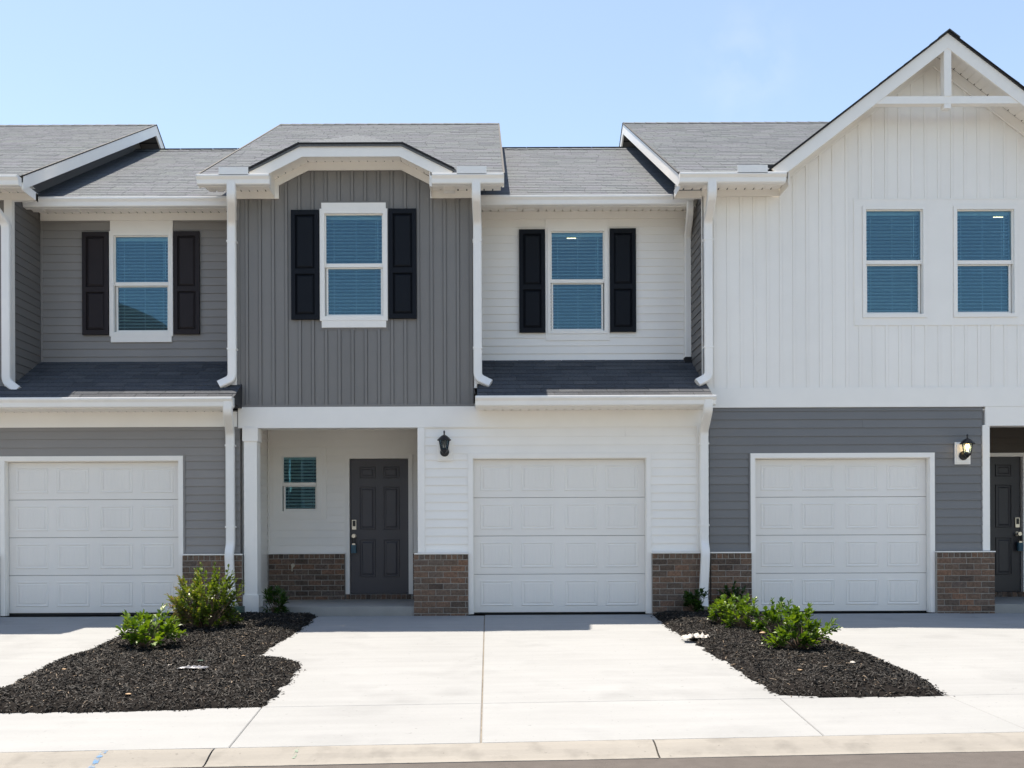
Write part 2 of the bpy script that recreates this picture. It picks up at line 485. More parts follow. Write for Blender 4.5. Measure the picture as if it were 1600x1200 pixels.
# ------------------------------------------------------------------ house pieces
PITCH = 0.1143
def wall_back(name, parent, x0, x1, z0, z1, Y, openings, material, th=0.12):
    m = M()
    xs = sorted({x0, x1, *[v for o in openings for v in (o[0], o[1]) if x0 < v < x1]})
    zs = sorted({z0, z1, *[v for o in openings for v in (o[2], o[3]) if z0 < v < z1]})
    for a, b in zip(xs[:-1], xs[1:]):
        for c, d in zip(zs[:-1], zs[1:]):
            mx, mz = (a + b) / 2, (c + d) / 2
            if any(o[0] < mx < o[1] and o[2] < mz < o[3] for o in openings): continue
            m.box(a, b, Y, Y + th, c, d)
    return obj(name, m, material, parent)
def prof_y(z, zb, Y):
    t = (z - zb) / PITCH
    return Y - 0.015 + 0.011 * max(0, (t - 0.06) / 0.94)
def lap_siding(wall, x0, x1, z0, z1, Y, openings, material, seam=True):
    z = z0
    while z < z1 - 0.004:
        zt = min(z + PITCH, z1)
        xs = sorted({x0, x1, *[v for o in openings if o[3] > z and o[2] < zt for v in (o[0], o[1]) if x0 < v < x1]})
        runs, cur = [], []
        for a, b in zip(xs[:-1], xs[1:]):
            za, zb_ = z, zt
            for o in openings:
                if o[0] < (a + b) / 2 < o[1] and o[3] > z and o[2] < zt:
                    if o[2] <= z + 1e-4 and o[3] >= zt - 1e-4: za = zb_ = 0
                    elif o[2] > z: zb_ = min(zb_, o[2])
                    else: za = max(za, o[3])
            if zb_ - za < 0.004:
                if cur: runs.append(cur); cur = []
            else: cur.append((a, b, za, zb_))
        if cur: runs.append(cur)
        for run in runs:
            L_ = run[-1][1] - run[0][0]
            if len(run) == 1 and L_ > 2.2 and seam and random.random() < 0.5:
                c = run[0][0] + L_ * random.uniform(0.2, 0.8)
                parts = [[(run[0][0], c - .0012, run[0][2], run[0][3])], [(c + .0012, run[0][1], run[0][2], run[0][3])]]
            else: parts = [run]
            for p in parts:
                m = M()
                for (a, b, za, zb_) in p:
                    m.prism([(Y, za), (prof_y(za, z, Y), za), (prof_y(za + (zb_ - za) * .06, z, Y), za + (zb_ - za) * .06), (prof_y(zb_, z, Y), zb_), (Y, zb_)], 'x', a, b)
                obj('siding_board', m, material, wall, fix=False)
        z = zt
def lap_side(wall, X, sg, y0, y1, z0, z1, material):
    """courses on a wall whose outside faces sg along X"""
    z = z0
    while z < z1 - 0.004:
        zt = min(z + PITCH, z1)
        m = M().prism([(X, z), (X + sg * .015, z), (X + sg * .0145, z + .007), (X + sg * .004, zt), (X, zt)], 'y', y0, y1)
        obj('siding_board', m, material, wall)
        z = zt
BB = 0.179
def batten_siding(wall, x0, x1, z0, ztop, Y, openings, material, phase=0.0, dep=(.010, .002, .024)):
    x = x0 - phase
    while x < x1 - 0.01:
        a, b = max(x, x0), min(x + BB, x1)
        bt0 = max(a, min(b, x + BB - 0.045))
        segs = [(a, bt0 - .004, dep[0]), (bt0 - .004, bt0 + .002, dep[1]), (bt0 + .002, b - .006, dep[2]), (b - .006, b, dep[1])] if bt0 > a + .01 and b - bt0 > .02 else [(a, b, dep[0])]
        cuts = sorted({v for o in openings for v in (o[0], o[1]) if a < v < b} | {v for v in KINKS if a < v < b})
        pcs = []
        for (p, q, d) in segs:
            ps = [p] + [c for c in cuts if p < c < q] + [q]
            for u, w in zip(ps[:-1], ps[1:]):
                if w - u > 1e-4: pcs.append((u, w, d))
        lo, hi, full = [], [], []
        for (u, w, d) in pcs:
            c = (u + w) / 2
            o = next((o for o in openings if o[0] < c < o[1]), None)
            if o is None: full.append((u, w, d, z0, None))
            else:
                lo.append((u, w, d, z0, o[2])); hi.append((u, w, d, o[3], None))
        groups = [full + lo + hi] if full or not lo else [lo, hi]
        for gset in groups:
            m = M()
            for (u, w, d, za, zb_) in gset:
                e = 1e-4
                t0 = zb_ if zb_ is not None else ztop(u + e); t1 = zb_ if zb_ is not None else ztop(w - e)
                if max(t0, t1) <= za: continue
                m.prism([(u, za), (w, za), (w, t1), (u, t0)], 'y', Y - d, Y + 0.0)
            if m.v: obj('siding_board', m, material, wall, fix=False)
        x += BB
KINKS = []

brick_mesh = {}
def brick_me(w, h, d):
    key = (round(w, 3), round(h, 3), round(d, 3))
    if key not in brick_mesh:
        lst = []
        for k in range(3):
            rr = random.Random(hash(key) + k)
            j = lambda: rr.uniform(-0.0016, 0.0016)
            x, y, z = w / 2, d / 2, h / 2
            b = 0.003
            v = [(-x+j(), -y+b, -z+j()), (x+j(), -y+b, -z+j()), (x+j(), -y+b, z+j()), (-x+j(), -y+b, z+j()),
                 (-x+b, -y+j(), -z+b), (x-b, -y+j(), -z+b), (x-b, -y+j(), z-b), (-x+b, -y+j(), z-b),
                 (-x, y, -z), (x, y, -z), (x, y, z), (-x, y, z)]
            f = [(4, 5, 6, 7), (0, 1, 5, 4), (1, 2, 6, 5), (2, 3, 7, 6), (3, 0, 4, 7), (1, 0, 8, 9), (2, 1, 9, 10), (3, 2, 10, 11), (0, 3, 11, 8), (8, 11, 10, 9)]
            me = bpy.data.meshes.new('brick'); me.from_pydata(v, [], f); me.materials.append(BRICK); fixnormals(me)
            lst.append(me)
        brick_mesh[key] = lst
    return random.choice(brick_mesh[key])
def brick_wall(house, x0, x1, z0, z1, Y, back, name='brick_wall', sill=True, ret=None):
    """running bond with a rowlock course on top; Y is the front, back is the depth of the backing"""
    core = obj(name, M().box(x0 + .004, x1 - .004, Y + .007, back, z0 - .05, z1 - .002), MORTAR, house)
    rl = 0.070
    cp = 0.0805
    # rowlock
    n = max(1, round((x1 - x0) / 0.0755)); w = (x1 - x0) / n
    for i in range(n):
        inst('brick', brick_me(round(w - .011, 3), rl - .008, .09), (x0 + w * (i + .5), Y + .045 + random.uniform(-.002, .001), z1 - rl / 2 - .002), core)
    z = z1 - rl - 0.004; k = 0
    while z > z0 - 0.02:
        x = x0 - (0.1 if k % 2 else 0.0)
        while x < x1 - 0.03:
            a, b = max(x, x0), min(x + 0.2, x1)
            if x1 - b < 0.03: b = x1
            if b - a > 0.03:
                inst('brick', brick_me(round(b - a - .010, 3), cp - .0105, .09), ((a + b) / 2, Y + .045 + random.uniform(-.0025, .0015), z - cp / 2), core)
            x = x + 0.2
        z -= cp; k += 1
    if ret is not None:                            # bricks on a side that shows
        pass
    return core

def brick_side(core, X, sg, y0, y1, z0, z1):
    """the same courses on a face that looks sg along X"""
    z = z1; k = 0
    while z > z0 + .02:
        y = y0 - (0.1 if k % 2 else 0.0)
        while y < y1 - .03:
            a, b = max(y, y0), min(y + .2, y1)
            if b - a > .03:
                o = inst('brick', brick_me(round(b - a - .010, 3), .070, .09), (X - sg * .045, (a + b) / 2, z - .04), core)
                o.rotation_euler = (0, 0, sg * math.pi / 2)
            y += .2
        z -= .0805; k += 1
def band(pts, w, y0, y1, up=False):
    """board that follows an x-z polyline, w wide below it (mitred)"""
    pts = [Vector(p) for p in pts]
    off = []
    for i, p in enumerate(pts):
        d = []
        if i > 0: d.append((p - pts[i-1]).normalized())
        if i < len(pts) - 1: d.append((pts[i+1] - p).normalized())
        n = Vector((0, 0))
        for q in d: n += Vector((q.y, -q.x))
        n.normalize()
        k = w / max(0.3, n.dot(Vector((d[0].y, -d[0].x))))
        off.append(p + n * k)
    m = M()
    for i in range(len(pts) - 1):
        m.prism([tuple(pts[i]), tuple(pts[i+1]), tuple(off[i+1]), tuple(off[i])], 'y', y0, y1)
    return m

def shingles_mesh(P0, u, v, rows, exposure=0.14, tab=0.30, rng=None, sub=None, thick=.005):
    """P0 eave corner, u along the eave, v up the slope, rows(vdist)->(ua,ub); returns list of (mesh per tab) or one M"""
    u = Vector(u).normalized(); v = Vector(v).normalized(); n = u.cross(v).normalized()
    if n.z < 0: n = -n
    P0 = Vector(P0)
    m = M(); tabs = []
    k = 0
    while True:
        d0 = k * exposure
        r = rows(d0 + exposure * .5)
        if r is None: break
        ua, ub = r
        uu = ua - rng.uniform(0.05, 0.25)
        while uu < ub:
            wd = tab * rng.choice([0.75, 1.0, 1.0, 1.0, 1.25])
            a, b = max(uu, ua) + .003, min(uu + wd, ub) - .003
            if b - a > .012:
                th = thick * rng.uniform(.85, 1.4)
                d1 = d0 + exposure + .02
                q = [P0 + u*a + v*d0, P0 + u*b + v*d0, P0 + u*b + v*d1, P0 + u*a + v*d1]
                dv = rng.uniform(-.003, .003)
                top = [q[0] + n*th + v*dv, q[1] + n*th + v*dv, q[2] + n*.001, q[3] + n*.001]
                mm = m if sub is None else M()
                vv = [*top, q[0] + v*dv, q[1] + v*dv]
                mm.add(vv, [(0, 1, 2, 3), (4, 5, 1, 0), (5, 2, 1), (4, 0, 3)], rng.betavariate(3, 3) if sub is None else None)
                if sub is not None: tabs.append(mm)
            uu += wd
        k += 1
        if k > 400: break
    return m if sub is None else tabs

SL = 0.585                                         # roof pitch
EZ, EY, RYY = 5.82, -0.42, 4.45                    # eave height, eave depth, ridge depth
nrm = math.sqrt(1 + SL * SL)
def main_roof(house, x0, x1, ey, name='roof', cut=None):
    """cut: (xa, xb) where a gable stands in front, so the slope starts behind its wall"""
    rz = EZ + SL * (RYY - ey)
    by = RYY + (RYY - ey)
    th = 0.11
    zf = lambda y: EZ + SL * (y - ey)
    spans = [(x0, x1, ey)] if not cut else [(x0, cut[0], ey), (cut[0], cut[1], .15), (cut[1], x1, ey)]
    dk = M()
    for (a, b, yf) in spans:
        dk.prism([(yf, zf(yf) - .003), (RYY, rz - .003), (by, EZ - .003), (by, EZ - th), (RYY, rz - th), (yf, zf(yf) - th + .02)], 'x', a, b)
    deck = obj(name, dk, FELT, house)
    L_ = (RYY - ey) * nrm
    rng = random.Random(int(x0 * 100))
    m = M()
    d_cut = (.15 - ey) * nrm
    def rows_of(u0, u1, lo, hi): return lambda d: (u0, u1) if d < hi else None
    if cut:
        k = math.ceil(d_cut / .14) * .14
        for (a, b) in ((x0 - .015, cut[0]), (cut[1], x1 + .015)):
            t_ = shingles_mesh((a, ey - .02, EZ - .012), (1, 0, 0), (0, 1, SL), lambda d: (0, b - a) if d < k else None, rng=rng)
            m.add(t_.v, t_.f); m.t += t_.t
        yk = k / nrm
        t_ = shingles_mesh((x0 - .015, ey - .02 + yk, EZ - .012 + yk * SL), (1, 0, 0), (0, 1, SL), lambda d: (0, x1 - x0 + .03) if d < L_ + .02 - k else None, rng=rng)
        m.add(t_.v, t_.f); m.t += t_.t
    else:
        m = shingles_mesh((x0 - .015, ey - .02, EZ - .012), (1, 0, 0), (0, 1, SL), lambda d: (0, x1 - x0 + .03) if d < L_ + .02 else None, rng=rng)
    mb = shingles_mesh((x0 - .015, by + .02, EZ - .012), (1, 0, 0), (0, -1, SL), lambda d: (0, x1 - x0 + .03) if d < L_ + .02 else None, rng=rng, exposure=.28, tab=.6)
    m.add(mb.v, mb.f); m.t += mb.t
    # ridge caps
    x = x0
    while x < x1:
        b = min(x + .24, x1 + .01)
        for sg in (-1, 1):
            m.add([(x, RYY, rz + .018), (b, RYY, rz + .012), (b, RYY + sg * .14, rz + .012 - .14 * SL), (x, RYY + sg * .14, rz + .018 - .14 * SL)], [(0, 1, 2, 3)], rng.random())
        x += .2
    tag(obj('shingles', m, SHINGLE, deck, fix=False), kind='stuff')
    return deck
def rake(house, X, sg, ey, wallx, material_s):
    """white rake board and soffit at a gable end that faces sg"""
    rz = EZ + SL * (RYY - ey); by = 2 * RYY - ey
    w = 0.17
    xa, xb = sorted((X - sg * .022, X + sg * .006))
    prof = [(ey, EZ - .01), (RYY, rz - .01), (by, EZ - .01), (by, EZ - .01 - w), (RYY, rz - .01 - w * 1.1), (ey, EZ - .01 - w)]
    obj('rake_board', M().prism(prof, 'x', xa, xb), WHITE_T, house)
    # drip edge
    prof = [(ey - .02, EZ - .012), (RYY, rz - .008), (by + .02, EZ - .012), (by + .02, EZ + .004), (RYY, rz + .010), (ey - .02, EZ + .004)]
    xa2, xb2 = sorted((X - sg * .01, X + sg * .016))
    obj('drip_edge', M().prism(prof, 'x', xa2, xb2), RUBBER, house)
    # soffit panels running across the rake
    m = M()
    xs0, xs1 = sorted((X - sg * .023, wallx))
    L_ = (RYY - ey)
    n = int(L_ * 2 / 0.2)
    for i in range(n):
        y0 = ey + 2 * L_ * i / n; y1 = ey + 2 * L_ * (i + 1) / n - .02
        zf = lambda y: (EZ + SL * ((y - ey) if y < RYY else (by - y))) - .14
        for (ya, yb, dz) in ((y0, y1, 0), (y1, y1 + .02, .035)):
            if ya < RYY < yb: yb = RYY
            m.add([(xs0, ya, zf(ya) + dz), (xs1, ya, zf(ya) + dz), (xs1, yb, zf(yb) + dz), (xs0, yb, zf(yb) + dz)], [(0, 1, 2, 3)])
    obj('rake_soffit', m, material_s, house)
def gutter(house, x0, x1, yb, zt, h=0.125, d=0.12):
    prof = [(yb, zt), (yb, zt - h), (yb - d * .62, zt - h), (yb - d * .70, zt - h + .012), (yb - d * .74, zt - h * .52), (yb - d * .95, zt - h * .30), (yb - d, zt - h * .24), (yb - d, zt - .012),
            (yb - d + .004, zt), (yb - d + .014, zt), (yb - d + .014, zt - .014), (yb - d * .93 + .01, zt - h * .24), (yb - d * .68, zt - h * .50), (yb - d * .60, zt - h + .008), (yb - .006, zt - h + .008), (yb - .006, zt)]
    m = M().prism(prof, 'x', x0, x1)
    cap = [(yb, zt - .002), (yb, zt - h), (yb - d * .62, zt - h), (yb - d * .74, zt - h * .52), (yb - d, zt - h * .24), (yb - d, zt - .004)]
    m.prism(cap, 'x', x0 - .003, x0 + .003); m.prism(cap, 'x', x1 - .003, x1 + .003)
    return obj('gutter', m, GUTTER, house)
def soffit(house, x0, x1, y0, y1, z):
    """vented panels: each with a groove and a small open end"""
    m = M(); p = 0.117
    n = max(1, round((x1 - x0) / p)); p = (x1 - x0) / n
    for i in range(n):
        a = x0 + i * p
        m.box(a + .009, a + p - .009, y0, y1, z, z + .012)
        m.box(a - .009, a + .009, y0, y1 - .05, z + .005, z + .012)
    m.box(x0, x1, y0, y1, z + .05, z + .054)
    return obj('soffit', m, WHITE_T, house)
def sweep(path, w, d, roll=None):
    """rectangular pipe: w across the bend plane normal..., corners lightly chamfered; path of Vectors"""
    P = [Vector(p) for p in path]
    m = M()
    c = 0.012
    sec = [(-w/2 + c, -d/2), (w/2 - c, -d/2), (w/2, -d/2 + c), (w/2, d/2 - c), (w/2 - c, d/2), (-w/2 + c, d/2), (-w/2, d/2 - c), (-w/2, -d/2 + c)]
    n = len(sec)
    for i, p in enumerate(P):
        t = ((P[i] - P[i-1]).normalized() if i > 0 else Vector((0, 0, 0))) + ((P[i+1] - P[i]).normalized() if i < len(P) - 1 else Vector((0, 0, 0)))
        t.normalize()
        ex = Vector((1, 0, 0)) - t * t.x
        if ex.length < .3:
            ex = Vector((0, 0, 1)) - t * t.z
        ex.normalize()
        ey_ = t.cross(ex)
        if ey_.y < 0: ey_ = -ey_
        for (a, b) in sec: m.v.append(tuple(p + ex * a + ey_ * b))
    for i in range(len(P) - 1):
        for k in range(n): m.f.append((i*n+k, i*n+(k+1) % n, (i+1)*n+(k+1) % n, (i+1)*n+k))
    m.f.append(tuple(range(n))); m.f.append(tuple(range((len(P)-1)*n, len(P)*n)))
    return m
def smooth_path(ctrl, r=0.07, k=5):
    P = [Vector(p) for p in ctrl]
    out = [P[0]]
    for i in range(1, len(P) - 1):
        a, b = (P[i-1] - P[i]), (P[i+1] - P[i])
        ra = min(r, a.length * .45); rb = min(r, b.length * .45)
        p0, p2 = P[i] + a.normalized() * ra, P[i] + b.normalized() * rb
        for j in range(k + 1):
            t = j / k
            out.append(p0 * (1-t)**2 + P[i] * 2*t*(1-t) + p2 * t*t)
    out.append(P[-1])
    return out
def downspout(house, ctrl, w=0.115, d=0.075, straps=()):
    o = obj('downspout', sweep(smooth_path(ctrl), w, d), GUTTER, house)
    for (x, y, z) in straps:
        obj('strap', M().box(x - w/2 - .006, x + w/2 + .006, y - d/2 - .004, y + d/2 + .02, z - .012, z + .012), GUTTER, o)
    return o

def room(house, x0, x1, z0, z1, Y, depth=3.0):
    m = M()
    y0, y1 = Y + .121, Y + depth
    v = [(x0,y0,z0),(x1,y0,z0),(x1,y1,z0),(x0,y1,z0),(x0,y0,z1),(x1,y0,z1),(x1,y1,z1),(x0,y1,z1)]
    m.add(v, [(0,1,2,3),(7,6,5,4),(2,1,5,6),(3,2,6,7),(0,3,7,4)])
    return obj('room', m, ROOM, house, fix=False)
def window(house, x0, x1, z0, z1, Y, mid=None, fw=0.05, proud=0.025, tilt=5, blinds=True, frame_mat=None, slat=0.047, wand=True):
    """single-hung window; x/z are the outside of the frame"""
    fm = frame_mat or WHITE_T
    m = M().ring(x0, x1, z0, z1, fw, Y - proud, Y + .11)
    win = obj('window', m, fm, house)
    ix0, ix1, iz0, iz1 = x0 + fw, x1 - fw, z0 + fw, z1 - fw
    mid = mid if mid is not None else (iz0 + iz1) / 2
    s = .018
    up = obj('upper_sash', M().ring(ix0, ix1, mid - .02, iz1, s, Y + .005, Y + .04, wt=.012, wb=.05), fm, win)
    lo = obj('lower_sash', M().ring(ix0 + .012, ix1 - .012, iz0, mid - .022, s + .008, Y + .036, Y + .07, wt=.012, wb=.038), fm, win)
    obj('pane', M().box(ix0 + s - .004, ix1 - s + .004, Y + .020, Y + .024, mid + .02, iz1 - .008), GLASS, win)
    obj('pane', M().box(ix0 + s + .010, ix1 - s - .010, Y + .052, Y + .056, iz0 + .03, mid - .03), GLASS, win)
    if blinds:
        b = M()
        yb = Y + .118
        bz = iz1 - .02
        b.box(ix0 + .004, ix1 - .004, yb - .028, yb + .028, iz1 - .045, iz1 + .002)
        z = iz1 - .075
        ca, sa = math.cos(R(tilt)), math.sin(R(tilt))
        while z > iz0 + .03:
            hw = .025
            tl = R(tilt + random.uniform(-3, 3)); ca, sa = math.cos(tl), math.sin(tl)
            dx = random.uniform(-.002, .002)
            v = []
            for (q, e) in ((-hw, -.0014), (hw, -.0014), (hw, .0014), (-hw, .0014)):
                v.append((yb + q * ca - e * sa, z + q * sa + e * ca))
            b.prism(v, 'x', ix0 + .006 + dx, ix1 - .006 + dx)
            z -= slat
        W_ = ix1 - ix0
        for fx in (.14, .52, .86):
            b.box(ix0 + W_ * fx - .0016, ix0 + W_ * fx + .0016, yb - .029, yb - .026, iz0 + .03, iz1 - .04)
        if wand: b.box(ix1 - .085, ix1 - .078, yb - .042, yb - .035, mid + .10, iz1 - .06)
        b.box(ix0 + .006, ix1 - .006, yb - .022, yb + .022, iz0 + .008, iz0 + .028)
        tag(obj('blind', b, BLIND, win), kind='stuff')
    return win
def panel_rings(x0, x1, z0, z1, Y, levels):
    """stack of rectangular rings: levels (inset, height proud); closes with a plateau"""
    m = M(); prev = None
    for (ins, h) in levels:
        b = len(m.v)
        m.v += [(x0 + ins, Y - h, z0 + ins), (x1 - ins, Y - h, z0 + ins), (x1 - ins, Y - h, z1 - ins), (x0 + ins, Y - h, z1 - ins)]
        if prev is not None:
            for i in range(4):
                j = (i + 1) % 4
                m.f.append((prev + i, prev + j, b + j, b + i))
        prev = b
    m.f.append((prev, prev + 1, prev + 2, prev + 3))
    return m
def shutter(house, x0, x1, z0, z1, Y, material, split=0.56):
    s = obj('shutter', M().ring(x0, x1, z0, z1, .055, Y - .045, Y - .012, wt=.065, wb=.065), material, house)
    zm = z0 + (z1 - z0) * (1 - split)
    obj('rail', M().box(x0 + .055, x1 - .055, Y - .044, Y - .012, zm - .035, zm + .035), material, s)
    for (a, b) in ((z0 + .065, zm - .035), (zm + .035, z1 - .065)):
        m = panel_rings(x0 + .055, x1 - .055, a, b, Y, [(0, .018), (.010, .020), (.035, .038), (.040, .040)])
        obj('panel', m, material, s, fix=False)
    return s
def garage_door(house, x0, x1, z0, z1, Y, casing, label=None):
    dr = empty('garage_door', ((x0 + x1) / 2, Y, z0), house)
    yd = Y + .075
    n = 4; h = (z1 - z0) / n
    for i in range(n):
        a = z0 + h * i; b = a + h - .004
        prof = [(yd + .002, a), (yd - .004, a + .003), (yd - .004, b - .003), (yd + .002, b), (yd + .04, b), (yd + .04, a)]
        sec = obj('door_section', M().prism(prof, 'x', x0, x1), WHITE_D, dr)
        W_ = (x1 - x0)
        for c in (.134, .373, .627, .866):
            cx_ = x0 + W_ * c
            p0, p1 = cx_ - .223, cx_ + .223
            q0, q1 = a + h * .17, b - h * .155
            m = panel_rings(p0, p1, q0, q1, yd - .004, [(0, .0003), (.008, .0062), (.017, .0062), (.027, .0008), (.036, .0008), (.046, .0046)])
            m.f.pop()
            k0, k1, kz0, kz1 = p0 + .046, p1 - .046, q0 + .046, q1 - .046
            nb = 7; wb = (k1 - k0) / nb
            for t in range(nb):
                u0, u1 = k0 + wb * t, k0 + wb * (t + 1)
                yy = yd - .0086
                e = .004
                vs_ = [(u0, yy + .0025, kz0), (u0 + e, yy, kz0), (u1 - e, yy, kz0), (u1, yy + .0025, kz0),
                       (u0, yy + .0025, kz1), (u0 + e, yy, kz1), (u1 - e, yy, kz1), (u1, yy + .0025, kz1)]
                m.add(vs_, [(0, 1, 5, 4), (1, 2, 6, 5), (2, 3, 7, 6)])
            obj('panel', m, WHITE_D, sec, fix=False)
    obj('bottom_seal', M().box(x0, x1, yd, yd + .035, .002, z0 - .002), RUBBER, dr)
    # jambs and casing
    cw = casing
    j = M()
    j.box(x0 - .022, x0 + .0, Y - .005, yd - .008, 0.004, z1 + .02); j.box(x1, x1 + .022, Y - .005, yd - .008, 0.004, z1 + .02)
    j.box(x0, x1, Y - .004, yd - .008, z1 - .004, z1 + .02)
    obj('jamb', j, WHITE_T, dr)
    c = M()
    c.box(x0 - .022 - cw, x0 - .008, Y - .030, Y + .01, 0.006, z1 + .02 + cw); c.box(x1 + .008, x1 + .022 + cw, Y - .030, Y + .01, 0.006, z1 + .02 + cw)
    c.box(x0 - .008, x1 + .008, Y - .029, Y + .01, z1 + .006, z1 + .02 + cw)
    obj('casing', c, WHITE_T, dr)
    return (x0 - .022 - cw, x1 + .022 + cw, -1, z1 + .02 + cw)
def entry_door(house, x0, x1, z0, z1, Y, material, hinge_right=True):
    d = obj('entry_door', M().box(x0, x1, Y + .03, Y + .075, z0, z1), material, house)
    W_, H_ = x1 - x0, z1 - z0
    for (a, b) in ((.155, .435), (.565, .845)):
        for (c, e) in ((.123, .402), (.474, .795), (.856, .945)):
            m = panel_rings(x0 + W_ * a, x0 + W_ * b, z0 + H_ * c, z0 + H_ * e, Y + .030, [(0, .0004), (.004, .014), (.012, .014), (.018, .001), (.034, .001), (.055, .011)])
            obj('panel', m, material, d, fix=False)
    f = M().ring(x0 - .07, x1 + .07, z0 - .005, z1 + .06, .066, Y - .028, Y + .08, wt=.056, wb=0)
    obj('door_frame', f, WHITE_T, d)
    obj('threshold', M().box(x0 - .07, x1 + .07, Y - .05, Y + .09, z0 - .04, z0 - .006), CONC_S, d)
    hx = x0 + .060 if hinge_right else x1 - .060
    obj('keypad', M().box(hx - .032, hx + .032, Y + .004, Y + .031, z0 + H_ * .476, z0 + H_ * .548), NICKEL, d)
    obj('keypad_face', M().box(hx - .022, hx + .022, Y + .001, Y + .004, z0 + H_ * .500, z0 + H_ * .543), BLACK_M, d)
    k = M().cyl((hx, z0 + H_ * .428), .034, Y + .018, Y + .031, 16, 'y'); k.cyl((hx, z0 + H_ * .428), .012, Y - .02, Y + .02, 10, 'y')
    k.cyl((hx, z0 + H_ * .428), .020, Y - .035, Y - .02, 14, 'y', .029); k.cyl((hx, z0 + H_ * .428), .029, Y - .06, Y - .035, 14, 'y', .029)
    obj('knob', k, NICKEL, d)
    return d, hx, z0 + H_ * .428
def lockbox(name, x, Y, z, label):
    r = empty(name, (x, Y, z - .26))
    tag(r, label, 'lockbox', 'key boxes on the front doors')
    obj('body', M().box(x - .038, x + .038, Y - .06, Y - .015, z - .26, z - .135), LOCKB, r)
    obj('cover', M().box(x - .030, x + .030, Y - .067, Y - .060, z - .245, z - .150), LOCKB, r)
    obj('cap', M().box(x - .022, x + .022, Y - .058, Y - .018, z - .135, z - .112), NICKEL, r)
    pts = [Vector((x - .02, Y - .038, z - .115)), Vector((x - .02, Y - .038, z - .05)), Vector((x - .013, Y - .038, z - .02)), Vector((x, Y - .038, z - .012)), Vector((x + .013, Y - .038, z - .02)), Vector((x + .02, Y - .038, z - .05)), Vector((x + .02, Y - .038, z - .115))]
    obj('shackle', sweep(pts, .010, .010), BLACK_M, r)
    return r
def lantern(house, x, z, Y, lit):
    """coach lantern on a white block; z = middle of the block"""
    w, h = .105, .150
    blk = obj('wall_lantern', M().box(x - w, x + w, Y - .022, Y - .002, z - h, z + h).box(x - w + .02, x + w - .02, Y - .034, Y - .022, z - h + .02, z + h - .02), WHITE_T, house)
    y = Y - .145
    zb = z - .02
    obj('back_plate', M().lathe((0, 0, 0), [(.045, 0), (.062, .01), (.055, .02), (.02, .03)], 16), BLACK_M, blk)
    bp = blk.children[-1]
    bp.rotation_euler = (R(90), 0, 0); bp.location = (x, Y - .034 - .015, z - .035)
    arm = [Vector((x, Y - .05, z - .04)), Vector((x, Y - .09, z - .065)), Vector((x, Y - .125, z - .06)), Vector((x, y, z - .035)), Vector((x, y, z - .02))]
    obj('arm', sweep(smooth_path(arm, .03, 3), .018, .018), BLACK_M, blk)
    obj('base', M().lathe((x, y, zb), [(.008, -.052), (.022, -.035), (.046, -.012), (.050, .0), (.044, .008)], 12), BLACK_M, blk)
    n = 6
    m = M()
    for i in range(n):
        t = 2 * math.pi * i / n
        p0 = Vector((x + .046 * math.cos(t), y + .046 * math.sin(t), zb + .004)); p1 = Vector((x + .070 * math.cos(t), y + .070 * math.sin(t), zb + .140))
        dx = Vector((-math.sin(t), math.cos(t), 0)) * .0045; dr_ = Vector((math.cos(t), math.sin(t), 0)) * .0045
        m.add([p0-dx-dr_, p0+dx-dr_, p0+dx+dr_, p0-dx+dr_, p1-dx-dr_, p1+dx-dr_, p1+dx+dr_, p1-dx+dr_], [(3,2,1,0),(4,5,6,7),(0,1,5,4),(1,2,6,5),(2,3,7,6),(3,0,4,7)])
    obj('cage', m, BLACK_M, blk)
    m = M()
    v = []
    for (r_, zz) in ((.043, zb + .006), (.066, zb + .138)):
        for i in range(n):
            t = 2 * math.pi * i / n
            v.append((x + r_ * math.cos(t), y + r_ * math.sin(t), zz))
    m.add(v, [(i, (i+1) % n, n + (i+1) % n, n + i) for i in range(n)])
    obj('glass', m, LGLASS, blk)
    obj('cap', M().lathe((x, y, zb + .136), [(.092, -.006), (.098, 0), (.085, .014), (.062, .038), (.040, .058), (.018, .068), (.010, .075), (.010, .100), (.014, .108), (.008, .125), (.002, .130)], 12), BLACK_M, blk)
    bm_ = M().lathe((x, y, zb + .03), [(.010, 0), (.012, .03), (.024, .055), (.028, .075), (.020, .095), (.004, .102)], 12)
    obj('bulb', bm_, BULB if lit else BULB_OFF, blk, smooth=True)
    return blk

def vent_hood(house, x, Y, z):
    m = M().box(x - .075, x + .075, Y - .10, Y - .02, z - .055, z + .0)
    m.prism([(Y - .02, z), (Y - .02, z - .055), (Y - .005, z - .06), (Y - .005, z)], 'x', x - .085, x + .085)
    return obj('vent_hood', m, WHITE_T, house)
def splash_guard(house, x0, x1, Y, z):
    return obj('splash_guard', M().box(x0, x1, Y - .006, Y, z - .02, z + .085), GUTTER, house)

